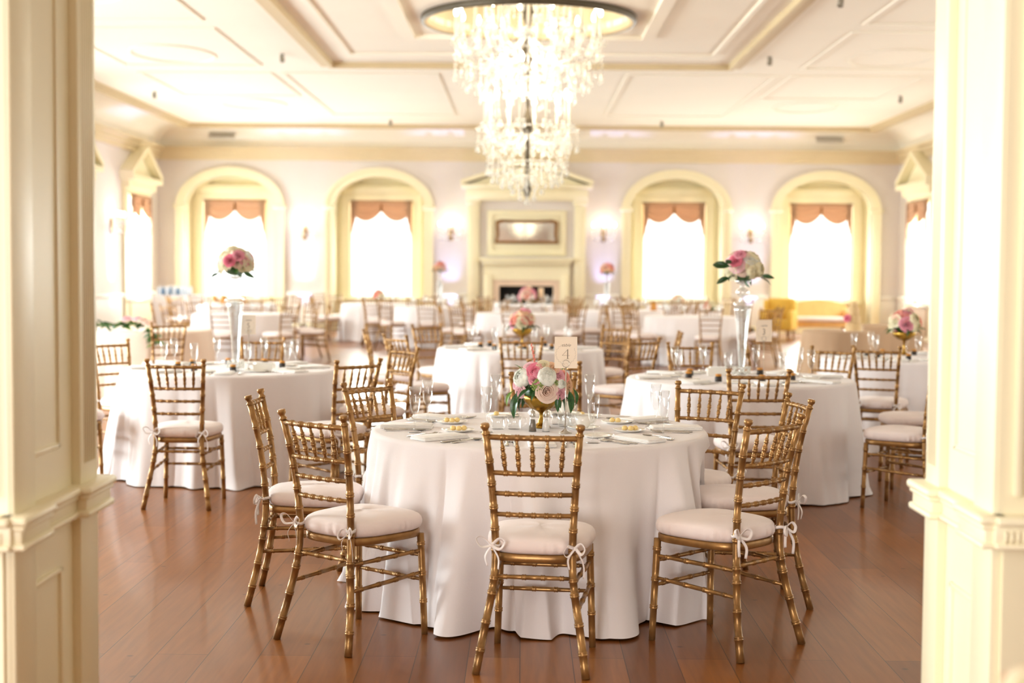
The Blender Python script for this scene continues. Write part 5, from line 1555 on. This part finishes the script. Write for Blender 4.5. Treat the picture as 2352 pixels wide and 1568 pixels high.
# far centrepieces
FD = {d: c for c, d in FT}
cB, cD, cE, cA, cF, cG, cI = FT[1][0], FT[3][0], FT[4][0], FT[0][0], FT[5][0], FT[6][0], FT[8][0]
q = on_depth(1010, 690, cB.y); tall_vase(q.x, cB.y, 'tall crystal vase on the far table left of the fireplace')
arrangement((q.x, cB.y, 1.50), 0.10, 14, ['coral', 'blush', 'peach', 'light'], 0.06, 71, 'coral flowers on the tall vase left of the fireplace', 6, 0.12)
q = on_depth(1393, 690, cE.y); tall_vase(q.x, cE.y, 'tall crystal vase on the far table right of the fireplace')
arrangement((q.x, cE.y, 1.49), 0.10, 14, ['coral', 'peach', 'coral', 'pink'], 0.06, 73, 'coral flowers on the tall vase right of the fireplace', 6, 0.12)
arrangement((cD.x - 0.06, cD.y - 0.10, ZT + 0.17), 0.15, 18, ['coral', 'light', 'blush', 'pink'], 0.075, 75, 'low pink flowers on the head table before the fireplace', 6, 0.14)
for dx, h_, wh in ((-0.03, 0.36, 'taller white pillar candle on the head table'), (0.22, 0.33, 'shorter white pillar candle on the head table')):
    t = thing('pillar_candle', wh, 'candle', (cD.x + dx, cD.y + 0.15, ZT), 0, 'pillar candles on the head table')
    MB().lathe([(0.002, 0), (0.05, 0), (0.05, 0.01), (0.015, 0.02), (0.015, h_ - 0.20), (0.06, h_ - 0.19), (0.06, h_ - 0.18), (0.002, h_ - 0.18)], 16).build('holder', M['glass'], t)
    MB().lathe([(0.002, h_ - 0.178), (0.055, h_ - 0.178), (0.055, h_ + 0.02), (0.045, h_ + 0.022), (0.002, h_ + 0.01)], 16).build('wax', M['shade'], t)
arrangement((cA.x, cA.y, ZT + 0.16), 0.10, 12, ['coral', 'cream', 'light', 'cream'], 0.065, 77, 'small posy on the far table under the second window', 5, 0.12)
arrangement((on_depth(1631, 695, cF.y).x, cF.y, ZT + 0.14), 0.08, 10, ['coral', 'peach', 'cream'], 0.06, 79, 'small peach posy on the far table left of the tall vase', 5, 0.09)
arrangement((cG.x - 0.1, cG.y, ZT + 0.13), 0.08, 10, ['peach', 'cream', 'coral'], 0.06, 81, 'small peach posy on the far table under the third window', 5, 0.09)
def amber_jar(px, c, lab):
    q = on_depth(px, 690, c.y)
    t = thing('amber_jar', lab, 'jar', (q.x, c.y - 0.12, ZT), 0, 'amber jars on the far tables')
    MB().lathe([(0.002, 0), (0.055, 0), (0.06, 0.02), (0.05, 0.13), (0.04, 0.15), (0.002, 0.15)], 14).build('body', M['amber'], t)
    MB().lathe([(0.002, 0.15), (0.043, 0.15), (0.043, 0.17), (0.002, 0.172)], 14).build('lid', M['brass'], t)
amber_jar(497, cI, 'amber jar, outer one on the far table under the first window'); amber_jar(516, cI, 'amber jar, second one on the far table under the first window')
amber_jar(561, cI, 'amber jar just right of the left tall vase stem'); amber_jar(1500, cE, 'amber jar on the far table right of the fireplace')

# ================================================================== drinks bar, cake, sofa, armchair, buffet
def cloth_rect(x0, x1, y0, y1, h, label, mat='cloth', seed=1):
    g = random.Random(seed); mb = MB()
    per = []
    n = 40
    for (a, b) in (((x0, y0), (x1, y0)), ((x1, y0), (x1, y1)), ((x1, y1), (x0, y1)), ((x0, y1), (x0, y0))):
        L_ = sqrt((b[0] - a[0]) ** 2 + (b[1] - a[1]) ** 2); m = max(6, int(L_ / 0.03))
        nx, ny = (b[1] - a[1]) / L_, -(b[0] - a[0]) / L_
        for i in range(m): per.append((a[0] + (b[0] - a[0]) * i / m, a[1] + (b[1] - a[1]) * i / m, nx, ny))
    N = len(per); vs_ = []
    rows = [(h, 0), (h - 0.02, 0.008)] + [(h * (1 - t) + 0.004, t) for t in (0.2, 0.45, 0.7, 1.0)]
    for k, (z, t) in enumerate(rows):
        for i, (x, y, nx, ny) in enumerate(per):
            d = 0.012 + (0.03 + 0.022 * sin(i * 0.9) + 0.012 * sin(i * 0.37 + 1)) * t if k > 0 else 0
            vs_.append((x + nx * d, y + ny * d, z))
    fs = [(k * N + i, k * N + (i + 1) % N, (k + 1) * N + (i + 1) % N, (k + 1) * N + i) for k in range(len(rows) - 1) for i in range(N)] + [tuple(range(N))]
    return tag(mb.add(vs_, fs, True).build('tablecloth', M[mat]), label, 'tablecloth')
bx0, bx1 = on_depth(362, 690, 30.3).x, on_depth(478, 690, 30.3).x
cloth_rect(bx0, bx1, 29.9, 30.6, 0.89, 'white floor-length cloth on the drinks bar in the far left corner')
for k, (px, wh) in enumerate(((366, 'outermost'), (384, 'second'), (400, 'third'), (418, 'fourth'))):
    q = on_depth(px, 675, 30.1)
    t = thing('drinks_carton', 'pale blue-white carton on the drinks bar, %s from the corner' % wh, 'carton', (q.x, 30.1, 0.89), 0, 'cartons on the drinks bar')
    MB().rbox(-0.042, 0.042, -0.042, 0.042, 0, 0.17, 0.006, 1).build('body', M['bluelite'], t); MB().rbox(-0.03, 0.03, -0.01, 0.01, 0.17, 0.195, 0.003, 1).build('gable', M['china'], t)
for k, (px, wh) in enumerate(((375, 'first'), (392, 'second'), (409, 'third'))):
    q = on_depth(px, 675, 30.2)
    t = thing('blue_bottle', 'dark blue bottle between the cartons on the drinks bar, %s from the corner' % wh, 'bottle', (q.x, 30.2, 0.89), 0, 'bottles on the drinks bar')
    MB().lathe([(0.002, 0), (0.036, 0), (0.038, 0.01), (0.038, 0.11), (0.015, 0.15), (0.013, 0.18), (0.002, 0.18)], 14).build('body', M['blue'], t)
    MB().lathe([(0.002, 0.18), (0.015, 0.18), (0.015, 0.20), (0.002, 0.20)], 10).build('cap', M['china'], t)
q = on_depth(432, 672, 30.1); o = MB().rbox(-0.075, 0.075, -0.05, 0.05, 0, 0.18, 0.006, 1).build('gift_box', M['bluelite'], None, (q.x, 30.1, 0.89)); tag(o, 'pale blue patterned box at the inner end of the drinks bar', 'box')

q = on_depth(1922, 752, 17.8)
cloth_round((q.x, 17.8), 0.42, 'small round table cloth carrying the wedding cake', 91, 'tan_and_shaded_cloth', nf=11, amp=0.03, flare=0.09, N=120)  # tan here puts shade into the colour of a plain cloth
q = on_depth(1960, 750, 17.7); cz = ZT
ck = thing('wedding_cake', 'four-tier ivory wedding cake with one pink rose', 'cake', (q.x, 17.7, cz))
z = 0.0
for r, h_ in ((0.098, 0.085), (0.080, 0.10), (0.062, 0.105), (0.040, 0.075)):
    MB().lathe([(0.002, z), (r, z), (r + 0.001, z + 0.004), (r, z + h_ - 0.006), (r - 0.005, z + h_), (0.002, z + h_)], 28).sweep([(r * cos(2 * pi * i / 28), r * sin(2 * pi * i / 28), z + 0.006) for i in range(28)], 0.005, 6, closed=True).build('cake_tier', M['icing'], ck)
    z += h_
MB().lathe([(0.002, -0.0), (0.12, 0.0), (0.12, 0.0015), (0.002, 0.0015)], 28).build('cake_board', M['china'], ck)
flower(ck, 'rose', 'hot', (-0.09, -0.05, 0.155), (-0.6, -0.8, 0.2), 0.042)
q0, q1 = on_depth(1986, 752, 19.4), on_depth(2120, 752, 19.4)
cloth_rect(q0.x, q1.x, 19.4, 20.2, 0.75, 'tan skirted buffet table beyond the cake by the right pilaster', 'tan_and_shaded_cloth', 4)

sx = on_depth(1880, 735, 32.2).x
so = thing('sofa', 'apricot camelback sofa under the window on the right', 'sofa', (sx, 32.2, 0))
MB().rbox(-0.68, 0.68, -0.34, 0.30, 0.24, 0.36, 0.03, 2).build('base_rail', M['sofa'], so)
MB().rbox(-0.60, 0.60, -0.38, 0.22, 0.36, 0.47, 0.045, 3).build('seat_cushion', M['cushion'], so)
bk = [(-0.68, 0.36), (-0.66, 0.74), (-0.45, 0.80), (0, 0.86), (0.45, 0.80), (0.66, 0.74), (0.68, 0.36)]
MB().plate([bk[::-1]], 0.16, 0.32, 'y').build('back', M['sofa'], so)
for s in (-1, 1):
    MB().rbox(s * 0.66 - 0.07, s * 0.66 + 0.07, -0.34, 0.28, 0.34, 0.62, 0.05, 3).build('arm', M['sofa'], so)
    for y in (-0.28, 0.24): MB().sweep([(s * 0.6, y, 0.25), (s * 0.62, y, 0.0)], [0.028, 0.016], 8).build('leg', M['wood'], so)
ax_ = on_depth(1788, 735, 31.2).x
ac = thing('wing_armchair', 'mustard yellow wing armchair between the sofa and the right tall vase', 'armchair', (ax_, 31.2, 0), radians(-25))
MB().rbox(-0.30, 0.30, -0.32, 0.26, 0.2, 0.44, 0.04, 3).build('seat', M['armchair'], ac)
MB().rbox(-0.30, 0.30, 0.16, 0.32, 0.3, 0.90, 0.06, 3).build('backrest', M['armchair'], ac)
for s in (-1, 1):
    MB().rbox(s * 0.31 - 0.06, s * 0.31 + 0.06, -0.30, 0.26, 0.2, 0.64, 0.045, 3).rbox(s * 0.31 - 0.045, s * 0.31 + 0.045, 0.02, 0.26, 0.55, 0.86, 0.04, 3).build('arm', M['armchair'], ac)
    for y in (-0.26, 0.24): MB().sweep([(s * 0.26, y, 0.22), (s * 0.28, y, 0.0)], [0.025, 0.016], 8).build('leg', M['wood'], ac)

# ================================================================== flowers close to the camera in the lower corner
nc = on_depth(2388, 1602, 1.9)
pt = thing('plant_stand', 'round wooden stand just inside the hallway corner', 'stand', (nc.x, nc.y, 0))
MB().lathe([(0.002, 0.70), (0.15, 0.70), (0.16, 0.71), (0.16, 0.73), (0.002, 0.735)], 32).build('top', M['wood'], pt)
MB().lathe([(0.03, 0.70), (0.045, 0.6), (0.025, 0.4), (0.05, 0.2), (0.03, 0.1), (0.03, 0.02)], 16).build('pedestal', M['wood'], pt)
MB().lathe([(0.002, 0.0), (0.14, 0.0), (0.13, 0.02), (0.03, 0.05), (0.002, 0.05)], 24).build('foot', M['wood'], pt)
vz = MB().lathe([(0.002, 0.0), (0.03, 0.0), (0.035, 0.02), (0.028, 0.06), (0.035, max(0.08, nc.z - 0.735 - 0.03)), (0.032, max(0.08, nc.z - 0.735 - 0.03)), (0.026, 0.06), (0.002, 0.02)], 20).build('bud_vase', M['glass'], None, (nc.x, nc.y, 0.735)); tag(vz, 'small glass vase under the blurred roses in the lower corner', 'vase')
t = thing('flower_arrangement', 'blurred cream and orange roses close up in the lower right corner', 'flowers', nc, 0, 'flower arrangements')
foam(t, (0, 0, 0), 0.03)
flower(t, 'rose', 'cream', (-0.018, -0.02, 0.02), (-0.4, -0.5, 0.8), 0.034); flower(t, 'rose', 'amber', (0.030, -0.01, 0.024), (0.2, -0.4, 0.9), 0.034)
flower(t, 'rose', 'peach', (0.0, 0.03, 0.02), (0, 0.5, 0.8), 0.034); flower(t, 'rose', 'blush', (-0.03, 0.02, -0.01), (-0.8, 0.2, 0.3), 0.03); flower(t, 'rose', 'cream', (0.02, -0.035, -0.01), (0.2, -0.9, 0.2), 0.03)
